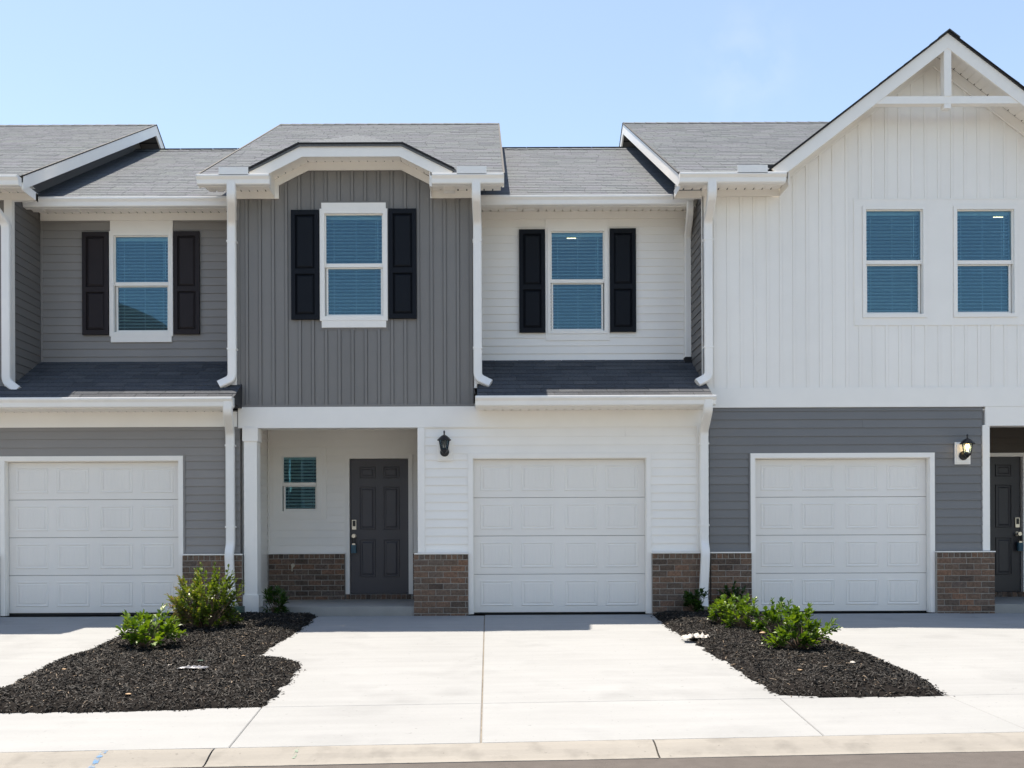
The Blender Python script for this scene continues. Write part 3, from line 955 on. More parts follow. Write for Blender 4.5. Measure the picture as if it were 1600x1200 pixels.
PZ, PW = 2.905, 0.8                                # pent eave height, depth of the set-back upper wall
def pent_roof(house, x0, x1, skirt=None):
    ye = -0.40
    z1 = PZ + SL * (PW - ye)
    prof = [(ye, PZ - .004), (PW, z1 - .004), (PW, z1 - .10), (0.0, PZ - .10), (ye, PZ - .08)]
    deck = obj('pent_roof', M().prism(prof, 'x', x0, x1), FELT, house)
    if skirt:
        prof2 = [(ye, PZ - .004), (0.0, PZ - .004 + SL * .40), (0.0, PZ - .10), (ye, PZ - .08)]
        obj('skirt_deck', M().prism(prof2, 'x', skirt, x0), FELT, deck)
    L_ = (PW - ye) * nrm
    rng = random.Random(5 + int(x0 * 10))
    xs = skirt if skirt else x0
    L2 = .40 * nrm
    def rows(d):
        if d > L_ - .02: return None
        return ((0 if d < L2 else x0 - xs), x1 - xs)
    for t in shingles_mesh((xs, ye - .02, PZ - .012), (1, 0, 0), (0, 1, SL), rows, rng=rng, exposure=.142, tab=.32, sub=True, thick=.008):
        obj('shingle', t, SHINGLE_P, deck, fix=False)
    # step flashing
    return deck

# ------------------------------------------------------------------ layout numbers shared by the row
XLW = gx(18, 450)            # right side of the left house's upper block
XCL, XCR = gx(372, 450), gx(740, 450)
XRL = gx(1099, 450)
XB1 = XCL + 0.03             # party line left | middle
XB2 = gx(1107.5, 750)        # party line middle | right
ZBR = 0.82                   # top of the brick
ZF0, ZF1 = 2.54, 2.765       # frieze band over the garages

# =================================================================== LEFT HOUSE
HL = tag(empty('townhouse', (-6.0, 0, 0)), 'grey lap-sided townhouse with brown-black shutters and leftmost garage door', 'townhouse', 'townhouses of the row')
XLE = -10.4
gd = (gx(10), gx(279), 0.035, 2.10)
op_g = garage_door(HL, *gd, 0.0, 0.050)
w = wall_back('garage_wall', HL, XLE, XB1 - .01, 0, ZF1 + .02, 0.0, [(op_g[0] + .03, op_g[1] - .03, -1, op_g[3] - .03)], GRAY_L)
lap_siding(w, op_g[1] - .004, XB1 - .012, ZBR + .02, op_g[3], -.002, [], GRAY_L, seam=False)
lap_siding(w, XLE, XB1 - .012, op_g[3], ZF0 + .02, -.002, [], GRAY_L)
lap_siding(w, XLE, op_g[0] + .004, ZBR + .02, op_g[3], -.002, [], GRAY_L)
obj('corner_trim', M().box(op_g[1], op_g[1] + .025, -.024, -.0165, ZBR + .02, op_g[3] + .02), GRAY_L, HL)
brick_wall(HL, XLE, op_g[0] - .002, 0.0, ZBR, -.085, -.001)
obj('brick_ledge', M().box(XLE, op_g[0] - .002, -.098, -.003, ZBR + .001, ZBR + .017), GUTTER, HL)
brick_wall(HL, op_g[1] + .002, gx(381), 0.0, ZBR, -.085, -.001)
obj('brick_ledge', M().box(op_g[1] + .002, gx(381) - .002, -.098, -.003, ZBR + .001, ZBR + .017), GUTTER, HL)
obj('frieze_board', M().box(XLE, gx(372), -.030, -.004, ZF0 + .02, ZF1), WHITE_T, HL)
soffit(HL, XLE, gx(362), -.40, -.030, ZF1)
pent_roof(HL, XLW, gx(366, 620, -.4) - .0, skirt=XLE)
obj('fascia', M().box(XLE, gx(365, 620, -.4), -.42, -.40, ZF1 - .01, PZ - .02), WHITE_T, HL)
gutter(HL, XLE, gx(365, 620, -.45), -.421, PZ - .015)
# upper, set back
wl = (gx(172, 450, PW), gx(271, 450, PW), gz(526, 220, PW), gz(362, 220, PW))
hd = (wl[0] + .01, wl[1] - .0, wl[3] + .002, 5.66)
sl_ = (wl[0] + .02, wl[1] - .02, wl[2] - .085, wl[2])
ops = [wl, hd, sl_]
w = wall_back('upper_wall', HL, XLW + .002, XCL - .002, 3.1, 5.78, PW, [(wl[0] + .02, wl[1] - .02, wl[2] + .02, wl[3] - .02)], GRAY_L)
lap_siding(w, XLW + .03, XCL - .004, gz(568, 200, PW) - .02, 5.645, PW, ops, GRAY_L, seam=False)
obj('frieze_board', M().box(XLW + .02, XCL - .004, PW - .034, PW - .016, 5.640, 5.742), WHITE_T, HL)
obj('head_panel', M().box(hd[0], hd[1], PW - .020, PW - .001, hd[2], hd[3] - .021), WHITE_T, HL)
obj('sill_board', M().box(sl_[0], sl_[1], PW - .030, PW - .001, sl_[2], sl_[3] - .001), WHITE_T, HL)
obj('corner_trim', M().box(XLW + .016, XLW + .036, PW - .022, PW - .004, 3.4, 5.64), GRAY_L, HL)
window(HL, *wl, PW, mid=gz(444, 220, PW), fw=.062, proud=.03, tilt=-7)
room(HL, wl[0] - .6, wl[1] + .9, 3.4, 5.6, PW)
shutter(HL, gx(130.5, 450, PW), gx(171, 450, PW), gz(524, 150, PW), gz(364, 150, PW), PW - .006, SHUT_BR)
shutter(HL, gx(273, 450, PW), gx(313, 450, PW), gz(523, 290, PW), gz(363, 290, PW), PW - .006, SHUT_BR)
soffit(HL, XLW + .017, XCL - .004, PW - .42, PW - .034, 5.742)
obj('fascia', M().box(XLW + .017, XCL - .004, PW - .44, PW - .42, 5.66, EZ - .02), WHITE_T, HL)
gutter(HL, XLW + .018, XCL - .02, PW - .441, EZ - .03)
vent_hood(HL, gx(75, 335, PW), PW - .25, 5.742)
vent_hood(HL, gx(130, 335, PW), PW - .25, 5.742)
main_roof(HL, XLW + .017, XCL + .05, EY + PW, name='lower_roof')
# projecting block
w = wall_back('block_wall', HL, XLE, XLW - .002, 2.95, 5.78, 0.0, [], GRAY_A)
lap_siding(w, XLE, XLW - .004, 3.0, 5.65, -.002, [], GRAY_A)
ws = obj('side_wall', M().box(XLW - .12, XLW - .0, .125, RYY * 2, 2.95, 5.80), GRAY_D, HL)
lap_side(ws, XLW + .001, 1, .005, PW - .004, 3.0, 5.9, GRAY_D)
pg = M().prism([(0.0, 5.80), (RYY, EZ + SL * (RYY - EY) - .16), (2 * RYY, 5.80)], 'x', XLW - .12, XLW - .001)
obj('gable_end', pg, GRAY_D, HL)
obj('corner_post', M().box(XLW - .085, XLW + .020, -.028, -.004, 3.02, 5.66).box(XLW + .002, XLW + .020, -.004, .05, 3.02, 5.66), GUTTER, HL)
obj('frieze_board', M().box(XLE, XLW + .03, -.034, -.016, 5.648, 5.742), WHITE_T, HL)
XRK = -6.09
main_roof(HL, XLE, XRK, EY)
rake(HL, XRK, 1, EY, XLW, GRAY_D)
soffit(HL, XLE, XRK - .03, EY + .02, -.034, 5.742)
obj('eave_return', M().box(XRK - .03, XRK - .024, EY + .02, 0.03, 5.64, 5.75).box(XLW + .02, XRK - .024, -.03, 0.03, 5.64, 5.741), WHITE_T, HL)
obj('fascia', M().box(XLE, XRK - .024, EY - .0, EY + .02, 5.66, EZ - .02), WHITE_T, HL)
gutter(HL, XLE, XRK - .02, EY - .001, EZ - .03)
xd = gx(9, 450, -.1)
downspout(HL, [(xd - .10, EY - .06, 5.70), (xd - .10, EY - .06, 5.58), (xd, -.085, 5.30), (xd, -.085, 3.17), (xd + .17, -.12, 3.05)])
# lower downspout
xg = gx(357, 640, -.45); xw = gx(360.5, 760, -.06)
downspout(HL, [(xg, -.48, 2.84), (xg, -.48, 2.70), (xw, -.075, 2.47), (xw, -.075, .96), (gx(358, 900, -.15), -.145, .84), (gx(361, 930, -.15), -.145, .22), (gx(366, 955, -.2), -.20, .12)], straps=[(xw, -.075, 2.3), (xw, -.075, 1.2)])
obj('drain_adapter', M().box(gx(358, 950, -.25), gx(380, 950, -.25), -.34, -.17, .02, .14), GREENP, HL)

# =================================================================== MIDDLE HOUSE
HM = tag(empty('townhouse', (-.5, 0, 0)), 'middle townhouse with grey board-and-batten block and clipped gable over the porch', 'townhouse', 'townhouses of the row')
gd = (gx(740), gx(1009), 0.02, 2.112)
op_g = garage_door(HM, *gd, 0.0, 0.050)
XPW = gx(655, 760)                                  # garage wall's end at the porch
XM2 = XB2 - .004
w = wall_back('garage_wall', HM, XPW, XM2, 0, ZF1 + .1, 0.0, [(op_g[0] + .03, op_g[1] - .03, -1, op_g[3] - .03)], WHITE_V)
lap_siding(w, XPW + .07, op_g[0] + .004, ZBR + .02, op_g[3], -.002, [], WHITE_V, seam=False)
lap_siding(w, op_g[1] - .004, XM2, ZBR + .02, op_g[3], -.002, [], WHITE_V, seam=False)
lap_siding(w, XPW + .07, XM2, op_g[3], ZF0 + .01, -.002, [], WHITE_V)
obj('corner_post', M().box(XPW, XPW + .075, -.032, -.003, ZBR + .02, ZF0 - .002).box(XPW - .018, XPW, -.032, .06, ZBR + .02, ZF0 - .002), WHITE_T, HM)
obj('corner_post', M().box(gx(1088, 760), gx(1093, 760), -.030, -.003, ZBR + .02, ZF0), WHITE_T, HM)
brick_wall(HM, gx(646, 910, -.1), op_g[0], 0.03, ZBR, -.085, -.001)
brick_wall(HM, op_g[1], XM2, 0.0, ZBR, -.085, -.001)
obj('brick_ledge', M().box(gx(647, 866, -.1), op_g[0], -.098, -.003, ZBR + .001, ZBR + .017), GUTTER, HM)
obj('brick_ledge', M().box(op_g[1], XM2, -.098, -.003, ZBR + .001, ZBR + .017), GUTTER, HM)
br_ = obj('brick_return', M().box(gx(646, 910, -.1) + .007, XPW - .004, .006, 1.40, 0.03, ZBR), MORTAR, HM)
brick_side(br_, gx(646, 910, -.1) + .001, -1, .012, 1.40, .11, ZBR - .004)
obj('porch_beam', M().box(XCL + .0, XCR + .04, -.030, .16, ZF0, gz(636, 550)), WHITE_T, HM)
obj('frieze_board', M().box(XCR + .04, gx(1094, 650), -.030, -.004, ZF0, ZF1), WHITE_T, HM)
soffit(HM, XCR + .03, XRL, -.40, -.030, ZF1)
pent_roof(HM, gx(745, 620, -.4), gx(1114, 620, -.4))
obj('fascia', M().box(gx(747, 620, -.4), gx(1112, 620, -.4), -.42, -.40, ZF1 - .01, PZ - .02), WHITE_T, HM)
gutter(HM, gx(743, 620, -.45), gx(1117, 620, -.45), -.421, PZ - .015)
# porch
YP = 1.5
XPL, XPR = XB1 + .0, XPW
dx0, dx1, dz0, dz1 = gx(547, 820, YP), gx(638, 820, YP), gz(927.5, 590, YP), gz(717, 590, YP)
pw = (gx(434, 750, YP), gx(503, 750, YP), gz(806, 470, YP), gz(706, 470, YP))
pwo = (gx(427, 750, YP), gx(510, 750, YP), gz(812, 470, YP), gz(700, 470, YP))
opd = (dx0 - .07, dx1 + .07, -1, dz1 + .06)
w = wall_back('porch_wall', HM, XPL, XPR, .1, 2.80, YP, [(pw[0] + .02, pw[1] - .02, pw[2] + .02, pw[3] - .02), (dx0 - .01, dx1 + .01, -1, dz1 + .01)], WHITE_V)
ZBP = gz(865.5, 480, YP)
lap_siding(w, XPL + .02, XPR, ZBP + .015, 2.74, YP - .002, [pwo, opd], WHITE_V, seam=False)
obj('window_surround', M().ring(pwo[0], pwo[1], pwo[2], pwo[3], .075, YP - .026, YP), WHITE_T, HM)
window(HM, *pw, YP, mid=gz(757, 470, YP), fw=.07, proud=.034, tilt=-28, slat=.05, wand=False)
room(HM, pw[0] - .05, pw[1] + .15, .3, 2.7, YP)
obj('inside_corner_trim', M().box(XPL + .016, XPL + .036, YP - .036, YP - .016, .12, 2.74), WHITE_T, HM)
bw = brick_wall(HM, XPL + .03, opd[0], .09, ZBP, YP - .09, YP - .001)
bw2 = brick_wall(HM, opd[1], XPR, .09, ZBP, YP - .09, YP - .001)
obj('brick_ledge', M().box(XPL + .03, opd[0] - .002, YP - .10, YP - .017, ZBP + .001, ZBP + .016), GUTTER, HM)
stp = obj('door_step', M().box(opd[0] + .01, opd[1] - .01, YP - .055, YP - .002, .07, dz0 - .042), MORTAR, HM)
x = opd[0] + .012
while x < opd[1] - .05:
    inst('brick', brick_me(.066, .072, .07), (x + .034, YP - .030, .100 + .052), stp); x += .0765
door, hx, hz = entry_door(HM, dx0, dx1, dz0, dz1, YP, DOORM, True)
lockbox('key_lockbox', hx, YP, hz, 'blue key box hanging on the knob of the middle house door')
sp = M().cyl((gx(460, 883, YP), gz(883, 460, YP)), .028, YP - .12, YP - .088, 14, 'y'); sp.cyl((gx(460, 883, YP), gz(886, 460, YP)), .012, YP - .17, YP - .12, 10, 'y')
sp.box(gx(460, 883, YP) - .008, gx(460, 883, YP) + .008, YP - .172, YP - .156, gz(886, 460, YP) - .06, gz(886, 460, YP))
obj('spigot', sp, NICKEL, HM)
# porch side wall of the party line, floor, ceiling, column
ws = obj('porch_side_wall', M().box(XPL - .03, XPL, .10, YP - .002, 0, 2.8), WHITE_V, HM)
lap_side(ws, XPL + .001, 1, .105, YP - .037, .11, 2.74, WHITE_V)
obj('porch_ceiling', M().box(XPL, XPR, .0, YP - .02, 2.745, 2.765), WHITE_T, HM)
pf = M().box(XPL + .02, gx(648, 950) + .002, -.055, YP + .0, -.1, .115)
tag(obj('porch_floor', pf, CONC_S, HM))
cx0, cx1 = gx(381.5), gx(404.5)
col = obj('porch_column', M().box(cx0 + .012, cx1 - .012, -.045, .145, .0, ZF0 - .001), WHITE_T, HM)
obj('capital', M().box(cx0 - .004, cx1 + .004, -.060, .16, gz(690, 390), ZF0 - .002), WHITE_T, col)
obj('plinth', M().box(cx0 - .004, cx1 + .010, -.062, .16, .03, gz(929, 390)), WHITE_T, col)
lantern(HM, gx(695, 700), gz(703, 695), -.016, False)
# board-and-batten block with the clipped gable
XC = (XCL + XCR) / 2
wc = (gx(500.5, 410), gx(606, 410), gz(502, 553), gz(327.5, 553))
wh = (wc[0] + .022, wc[1] - .022, wc[3], gz(318, 553))
wsb = (wc[0] + .022, wc[1] - .022, gz(512.5, 553), wc[2])
FR = [(XCL, 5.65), (-2.82, 5.65), (-2.82, 5.83), (-2.42, 6.03), (-1.16, 6.03), (-.77, 5.83), (-.77, 5.65), (XCR, 5.65)]
def ztop_c(x):
    x = abs(x - XC)
    if x > 1.03: return 5.70
    if x > .63: return 5.86 + (1.03 - x) * .5 + .03
    return 6.09
ZB0 = gz(636, 550)
w = wall_back('block_wall', HM, XCL, XCR, ZB0 + .001, 5.70, 0.0, [(wc[0] + .02, wc[1] - .02, wc[2] + .02, wc[3] - .02)], GRAY_A)
obj('block_gable', M().prism([(XC - 1.02, 5.70), (XC + 1.02, 5.70), (XC + 1.02, 5.88), (XC + .62, 6.10), (XC - .62, 6.10), (XC - 1.02, 5.88)], 'y', 0.001, .12), GRAY_A, HM)
KINKS = [XC - 1.03, XC - .63, XC + .63, XC + 1.03]
pad = .03
batten_siding(w, XCL + .004, XCR - .004, ZB0 + .035, ztop_c, -.001, [(wh[0] - pad, wh[1] + pad, wsb[2] - pad, wh[3] + pad)], GRAY_A, phase=.035)
KINKS = []
obj('starter_strip', M().box(XCL, XCR, -.026, -.002, ZB0 + .002, ZB0 + .034), GRAY_A, HM)
obj('corner_trim', M().box(XCL - .004, XCL + .03, -.027, -.002, ZB0 + .035, 5.65), GRAY_A, HM)
j = M().box(wh[0] - pad, wh[1] + pad, -.018, -.001, wsb[2] - pad, wh[3] + pad)
jm_ = M().ring(wh[0] - pad, wh[1] + pad, wsb[2] - pad, wh[3] + pad, pad + .02, -.020, -.001)
obj('window_channel', jm_, GRAY_A, HM)
obj('head_board', M().box(*wh[:2], -.034, -.021, *wh[2:]), WHITE_T, HM)
obj('sill_board', M().box(*wsb[:2], -.036, -.021, wsb[2], wsb[3] - .001), WHITE_T, HM)
window(HM, *wc, 0.0, mid=gz(415, 553), fw=.062, proud=.042, tilt=-11)
room(HM, wc[0] - .7, wc[1] + .7, 3.2, 5.55, 0.0)
shutter(HM, gx(456, 415), gx(499, 415), gz(500.5, 477), gz(330, 477), -.012, SHUT_BK)
shutter(HM, gx(608, 415), gx(651, 415), gz(499, 630), gz(328, 630), -.012, SHUT_BK)
# frieze following the clipped gable
fm_ = M()
fm_.box(XCL - .01, -2.82, -.040, -.022, 5.648, 5.742); fm_.box(-.77, XCR + .01, -.040, -.022, 5.648, 5.742)
fm_.prism([(-2.98, 5.742), (-2.82, 5.742), (-2.82, 5.83), (-2.42, 6.03), (-1.16, 6.03), (-.77, 5.83), (-.77, 5.742), (-.61, 5.742), (-.61, 5.84), (-1.13, 6.14), (-2.45, 6.14), (-2.98, 5.84)], 'y', -.040, -.022)
obj('frieze_board', fm_, WHITE_T, HM)
XR0, XR1 = -3.79, .22
main_roof(HM, XR0, XR1, EY, cut=(XC - 1.30, XC + 1.30))
rake(HM, XR1, 1, EY, XCR, WHITE_T)
rake(HM, XR0, -1, EY, XCL, WHITE_T)
for (a, b) in ((XR0 + .024, gx(424, 290, -.2)), (gx(674, 290, -.2), XR1 - .024)):
    soffit(HM, a, b, EY + .02, -.040, 5.742)
    obj('fascia', M().box(a, b, EY, EY + .02, 5.66, EZ - .02), WHITE_T, HM)
obj('eave_box_end', M().box(gx(424, 290, -.2), gx(424, 290, -.2) + .012, EY + .002, -.040, 5.66, 5.93), WHITE_T, HM)
obj('eave_box_end', M().box(gx(674, 290, -.2) - .012, gx(674, 290, -.2), EY + .002, -.040, 5.66, 5.93), WHITE_T, HM)
gutter(HM, XR0 + .01, gx(421, 280, -.5), EY - .001, EZ - .03)
gutter(HM, gx(675, 280, -.5), XR1 - .0, EY - .001, EZ - .03)
splash_guard(HM, gx(343, 270, -.5), gx(389, 270, -.5), EY - .115, EZ - .03)
splash_guard(HM, gx(714, 270, -.5), gx(760, 270, -.5), EY - .115, EZ - .03)
vent_hood(HM, gx(702, 294, -.2), -.10, 5.742)
# clipped gable: fascia, soffit, roof planes
FP = [(XC - 1.345, 5.870), (XC - .675, 6.205), (XC + .675, 6.205), (XC + 1.345, 5.870)]
obj('gable_fascia', band(FP, .155, -.43, -.408), WHITE_T, HM)
sm = M()
SP = [(XC - 1.24, 5.83), (XC - .63, 6.135), (XC + .63, 6.135), (XC + 1.24, 5.83)]
for (p, q) in zip(SP[:-1], SP[1:]):
    n = max(2, round((Vector(q) - Vector(p)).length / .117))
    for i in range(n):
        a = Vector(p).lerp(Vector(q), i / n); b = Vector(p).lerp(Vector(q), (i + 1) / n)
        e = (b - a).normalized() * .006; nn = Vector((-e.y, e.x)).normalized() * .012
        sm.prism([tuple(a + e), tuple(b - e), tuple(b - e + nn), tuple(a + e + nn)], 'y', -.408, -.041)
        sm.prism([tuple(a - e + nn * .5), tuple(a + e + nn * .5), tuple(a + e + nn), tuple(a - e + nn)], 'y', -.408, -.066)
    d_ = (Vector(q) - Vector(p)).normalized(); nn = Vector((-d_.y, d_.x)) * .03
    sm.prism([tuple(Vector(p) + nn), tuple(Vector(q) + nn), tuple(Vector(q) + nn * 1.1), tuple(Vector(p) + nn * 1.1)], 'y', -.408, -.041)
obj('gable_soffit', sm, WHITE_T, HM)
AP = (XC, .06, 6.545); yv = EY + (6.545 - EZ) / SL
dm = M()
tz = .012
for sg in (-1, 1):
    F_ = (XC + sg * 1.36, -.45, 5.872); C_ = (XC + sg * .675, -.45, 6.213); V_ = (XC, yv, 6.553); A_ = (AP[0], AP[1], 6.553)
    E_ = (XC + sg * 1.40, -.35, 5.86)
    top = [F_, C_, A_, V_, E_]
    bot = [(p[0], p[1], p[2] - .035) for p in top]
    dm.add(top + bot, [(0, 1, 2, 3, 4), (9, 8, 7, 6, 5)] + [(i, (i+1) % 5, 5 + (i+1) % 5, 5 + i) for i in range(5)])
Cl, Cr = (XC - .675, -.45, 6.213), (XC + .675, -.45, 6.213)
A_ = (AP[0], AP[1], 6.553)
dm.add([Cl, Cr, A_, (Cl[0], Cl[1], Cl[2] - .035), (Cr[0], Cr[1], Cr[2] - .035)], [(0, 1, 2), (0, 3, 4, 1)])
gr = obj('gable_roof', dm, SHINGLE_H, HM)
rng = random.Random(3)
tm = M()
hipv = Vector((0, AP[1] + .45, 6.553 - 6.213))
hl = hipv.length
t1 = shingles_mesh((XC - .675, -.462, 6.210), (1, 0, 0), hipv, lambda d: (.675 * d / hl, 1.35 - .675 * d / hl) if d < hl - .05 else None, rng=rng, thick=.003, exposure=.10)
# (the small hip is left as one smooth sheet of cap shingle)
for sg in (-1, 1):
    vdir = Vector((-sg * .675, 0, .335)).normalized()
    LL = 1.36 / vdir.x * -sg if False else math.hypot(1.36, .68)
    def rows(d, LL=LL):
        if d > LL - .03: return None
        f = d / LL
        ya = 0 if f < .44 else .10 + (f - .44) * 2 * .55
        yb = .06 + f * (yv + .45)
        return (ya, yb)
    t1 = shingles_mesh((XC + sg * 1.375, -.462, 5.868), (0, 1, 0), vdir, rows, rng=rng)
    tm.add(t1.v, t1.f); tm.t += t1.t
tag(obj('gable_shingles', tm, SHINGLE, gr, fix=False), kind='stuff')
dr = M()
for sg in (-1, 1):
    dr.prism([(XC + sg * 1.36, 5.862), (XC + sg * .675, 6.204), (XC + sg * .675, 6.228), (XC + sg * 1.36, 5.886)], 'y', -.47, -.43)
dr.prism([(XC - .675, 6.206), (XC + .675, 6.206), (XC + .675, 6.222), (XC - .675, 6.222)], 'y', -.468, -.43)
obj('drip_edge', dr, RUBBER, gr)
# side faces of the block
obj('side_wall', M().box(XCR - .12, XCR, .125, RYY * 2, 2.95, 5.78), GRAY_A, HM)
obj('side_wall', M().box(XCL, XCL + .12, .125, RYY * 2, 2.95, 5.78), GRAY_A, HM)
for xx in (XCL, XCR - .12):
    obj('gable_end', M().prism([(0.0, 5.78), (RYY, EZ + SL * (RYY - EY) - .16), (2 * RYY, 5.78)], 'x', xx + .001, xx + .119), GRAY_A, HM)
ws = HM.children[-3]
lap_side(ws, XCR + .001, 1, .005, PW - .004, 3.0, 5.8, GRAY_A)
# downspouts of the block
for (xt, xw_, sg) in ((gx(361, 300, -.5), gx(362, 450, -.1), -1), (gx(744, 300, -.5), gx(746, 450, -.1), 1)):
    obj('corner_post', M().box(xw_ - .05, xw_ + .05, -.040, -.028, 3.07, 5.65), GUTTER, HM)
    downspout(HM, [(xt, EY - .06, 5.70), (xt, EY - .06, 5.50), (xw_, -.085, 5.30), (xw_, -.085, 3.20), (xw_ + sg * .17, -.12, 3.11)], straps=[(xw_, -.085, 5.05), (xw_, -.085, 3.6)])
# white set-back part
wr = (gx(855.5, 450, PW), gx(949, 450, PW), gz(522, 900, PW), gz(357, 900, PW))
hd = (wr[0] - .03, wr[1] + .03, wr[3] - .001, 5.66)
sl_ = (wr[0] - .03, wr[1] + .03, gz(532.5, 900, PW), wr[2])
sd = (wr[0] - .03, wr[1] + .03, wr[2], wr[3])
w = wall_back('upper_wall', HM, XCR + .001, XRL - .002, 3.1, 5.78, PW, [(wr[0] + .02, wr[1] - .02, wr[2] + .02, wr[3] - .02)], WHITE_V)
lap_siding(w, XCR + .004, XRL - .03, gz(563, 900, PW) - .02, 5.645, PW, [sd, hd, sl_], WHITE_V, seam=False)
obj('frieze_board', M().box(XCR + .004, XRL - .004, PW - .034, PW - .016, 5.640, 5.742), WHITE_T, HM)
obj('head_panel', M().box(hd[0], hd[1], PW - .020, PW - .001, hd[2] + .002, 5.639), WHITE_T, HM)
obj('side_panel', M().box(sd[0], wr[0] - .001, PW - .020, PW - .001, sl_[2], hd[2]), WHITE_T, HM)
obj('side_panel', M().box(wr[1] + .001, sd[1], PW - .020, PW - .001, sl_[2], hd[2]), WHITE_T, HM)
obj('sill_board', M().box(wr[0], wr[1], PW - .020, PW - .001, sl_[2], sl_[3] - .001), WHITE_T, HM)
window(HM, *wr, PW, mid=gz(439.5, 900, PW), fw=.045, proud=.03, tilt=-6)
room(HM, wr[0] - .5, wr[1] + .5, 3.4, 5.56, PW, 2.4)
shutter(HM, gx(811, 440, PW), gx(851.5, 440, PW), gz(520.5, 830, PW), gz(360, 830, PW), PW - .008, SHUT_BK)
shutter(HM, gx(952.5, 440, PW), gx(993, 440, PW), gz(519.5, 972, PW), gz(358.5, 972, PW), PW - .008, SHUT_BK)
soffit(HM, XCR + .004, XRL - .004, PW - .42, PW - .034, 5.742)
obj('fascia', M().box(XCR + .004, XRL - .004, PW - .44, PW - .42, 5.66, EZ - .02), WHITE_T, HM)
gutter(HM, XCR + .03, gx(1083, 310, PW - .5), PW - .441, EZ - .03)
vent_hood(HM, gx(799, 330, PW - .2), PW - .20, 5.742)
vent_hood(HM, gx(827, 330, PW - .2), PW - .20, 5.742)
main_roof(HM, XCR - .05, XRL, EY + PW, name='lower_roof')
xw_ = gx(1075, 450, PW - .08); xt = gx(1077, 320, PW - .45)
downspout(HM, [(xt, PW - .50, 5.70), (xt, PW - .50, 5.58), (xw_, PW - .07, 5.36), (xw_, PW - .07, 3.62)], w=.095)
obj('downspout_boot', M().box(xw_ - .055, xw_ + .055, PW - .13, PW - .01, 3.50, 3.62), RUBBER, HM)
xg = gx(1105.5, 640, -.45); xw_ = gx(1099.5, 760, -.06)
downspout(HM, [(xg, -.48, 2.84), (xg, -.48, 2.70), (xw_, -.075, 2.47), (xw_, -.075, .96), (xw_, -.150, .84), (gx(1099, 900, -.15), -.150, .26), (gx(1097, 940, -.2), -.30, .10)], straps=[(xw_, -.075, 2.3), (xw_, -.075, 1.2)])

# =================================================================== RIGHT HOUSE
HR = tag(empty('townhouse', (5.5, 0, 0)), 'white board-and-batten townhouse with tall pointed gable over a grey garage wall', 'townhouse', 'townhouses of the row')
XRE = 9.3
gd = (gx(1180.5), gx(1451), 0.02, gz(716, 1320))
op_g = garage_door(HR, *gd, 0.0, 0.050)
XQ = gx(1536, 760)                                  # garage wall ends, porch begins
ZBT0, ZBT1 = gz(636.5, 1350), gz(607, 1350)
w = wall_back('garage_wall', HR, XB2 + .004, XQ, 0, ZBT0 + .02, 0.0, [(op_g[0] + .03, op_g[1] - .03, -1, op_g[3] - .03)], GRAY_B)
lap_siding(w, XB2 + .006, op_g[0] + .004, ZBR + .02, op_g[3], -.002, [], GRAY_B, seam=False)
lap_siding(w, op_g[1] - .004, XQ - .022, ZBR + .02, op_g[3], -.002, [], GRAY_B, seam=False)
lap_siding(w, XB2 + .006, XQ - .022, op_g[3], ZBT0 + .001, -.002, [], GRAY_B)
obj('corner_trim', M().box(op_g[1], op_g[1] + .02, -.024, -.0165, ZBR + .02, op_g[3]), GRAY_B, HR)
obj('corner_trim', M().box(op_g[0] - .022, op_g[0], -.024, -.0165, ZBR + .02, op_g[3]), GRAY_B, HR)
obj('corner_post', M().box(XQ - .02, XQ + .075, -.032, .085, ZBR + .02, gz(664.5, 1540)), WHITE_T, HR)
XQB = gx(1556, 910, -.1)
brick_wall(HR, XB2 + .004, op_g[0], 0.0, ZBR, -.085, -.001)
bq = brick_wall(HR, op_g[1], XQB, 0.0, ZBR, -.085, -.001)
# brick side of the pier towards the porch
core = obj('brick_return', M().box(XQ - .1, XQB - .012, .0, .26, 0.0, ZBR - .003), MORTAR, HR)
brick_side(core, XQB - .006, 1, .012, .26, .11, ZBR - .004)
obj('brick_ledge', M().box(XB2 + .004, op_g[0], -.098, -.003, ZBR + .001, ZBR + .017), GUTTER, HR)
obj('brick_ledge', M().box(op_g[1], XQ + .12, -.090, -.003, ZBR + .001, ZBR + .015), GUTTER, HR)
obj('belt_board', M().box(XRL - .005, XRE, -.032, -.004, ZBT0, ZBT1), WHITE_T, HR)
obj('porch_beam', M().box(XQ + .02, XRE, -.028, .16, gz(665.5, 1570), ZBT0 - .001), WHITE_T, HR)
lantern(HR, gx(1502, 708), gz(708.5, 1502), -.016, True)
# porch on the right
dxr = gx(1596.5, 820, YP); dxl = dxr - .886
dz0, dz1 = gz(924, 1570, YP), gz(714, 1570, YP)
opd = (dxl - .07, dxr + .07, -1, dz1 + .06)
w = wall_back('porch_wall', HR, XQ, XRE, .1, 2.80, YP, [(dxl - .01, dxr + .01, -1, dz1 + .01)], TAUPE)
lap_siding(w, XQ, XRE, ZBP + .02, 2.74, YP - .002, [opd], TAUPE, seam=False)
brick_wall(HR, opd[1], XRE, .09, ZBP, YP - .09, YP - .001)
door, hx, hz = entry_door(HR, dxl, dxr, dz0, dz1, YP, DOORM2, False)
lockbox('key_lockbox', hx + .01, YP, hz, 'blue key box hanging on the knob of the right house door')
stp = obj('door_step', M().box(opd[0] + .01, opd[1] - .01, YP - .055, YP - .002, .07, dz0 - .042), MORTAR, HR)
x = opd[0] + .012
while x < opd[1] - .05:
    inst('brick', brick_me(.066, .072, .07), (x + .034, YP - .030, .100 + .052), stp); x += .0765
obj('porch_floor', M().box(XQ - .0, XRE, -.055, YP, -.1, .115), CONC_S, HR)
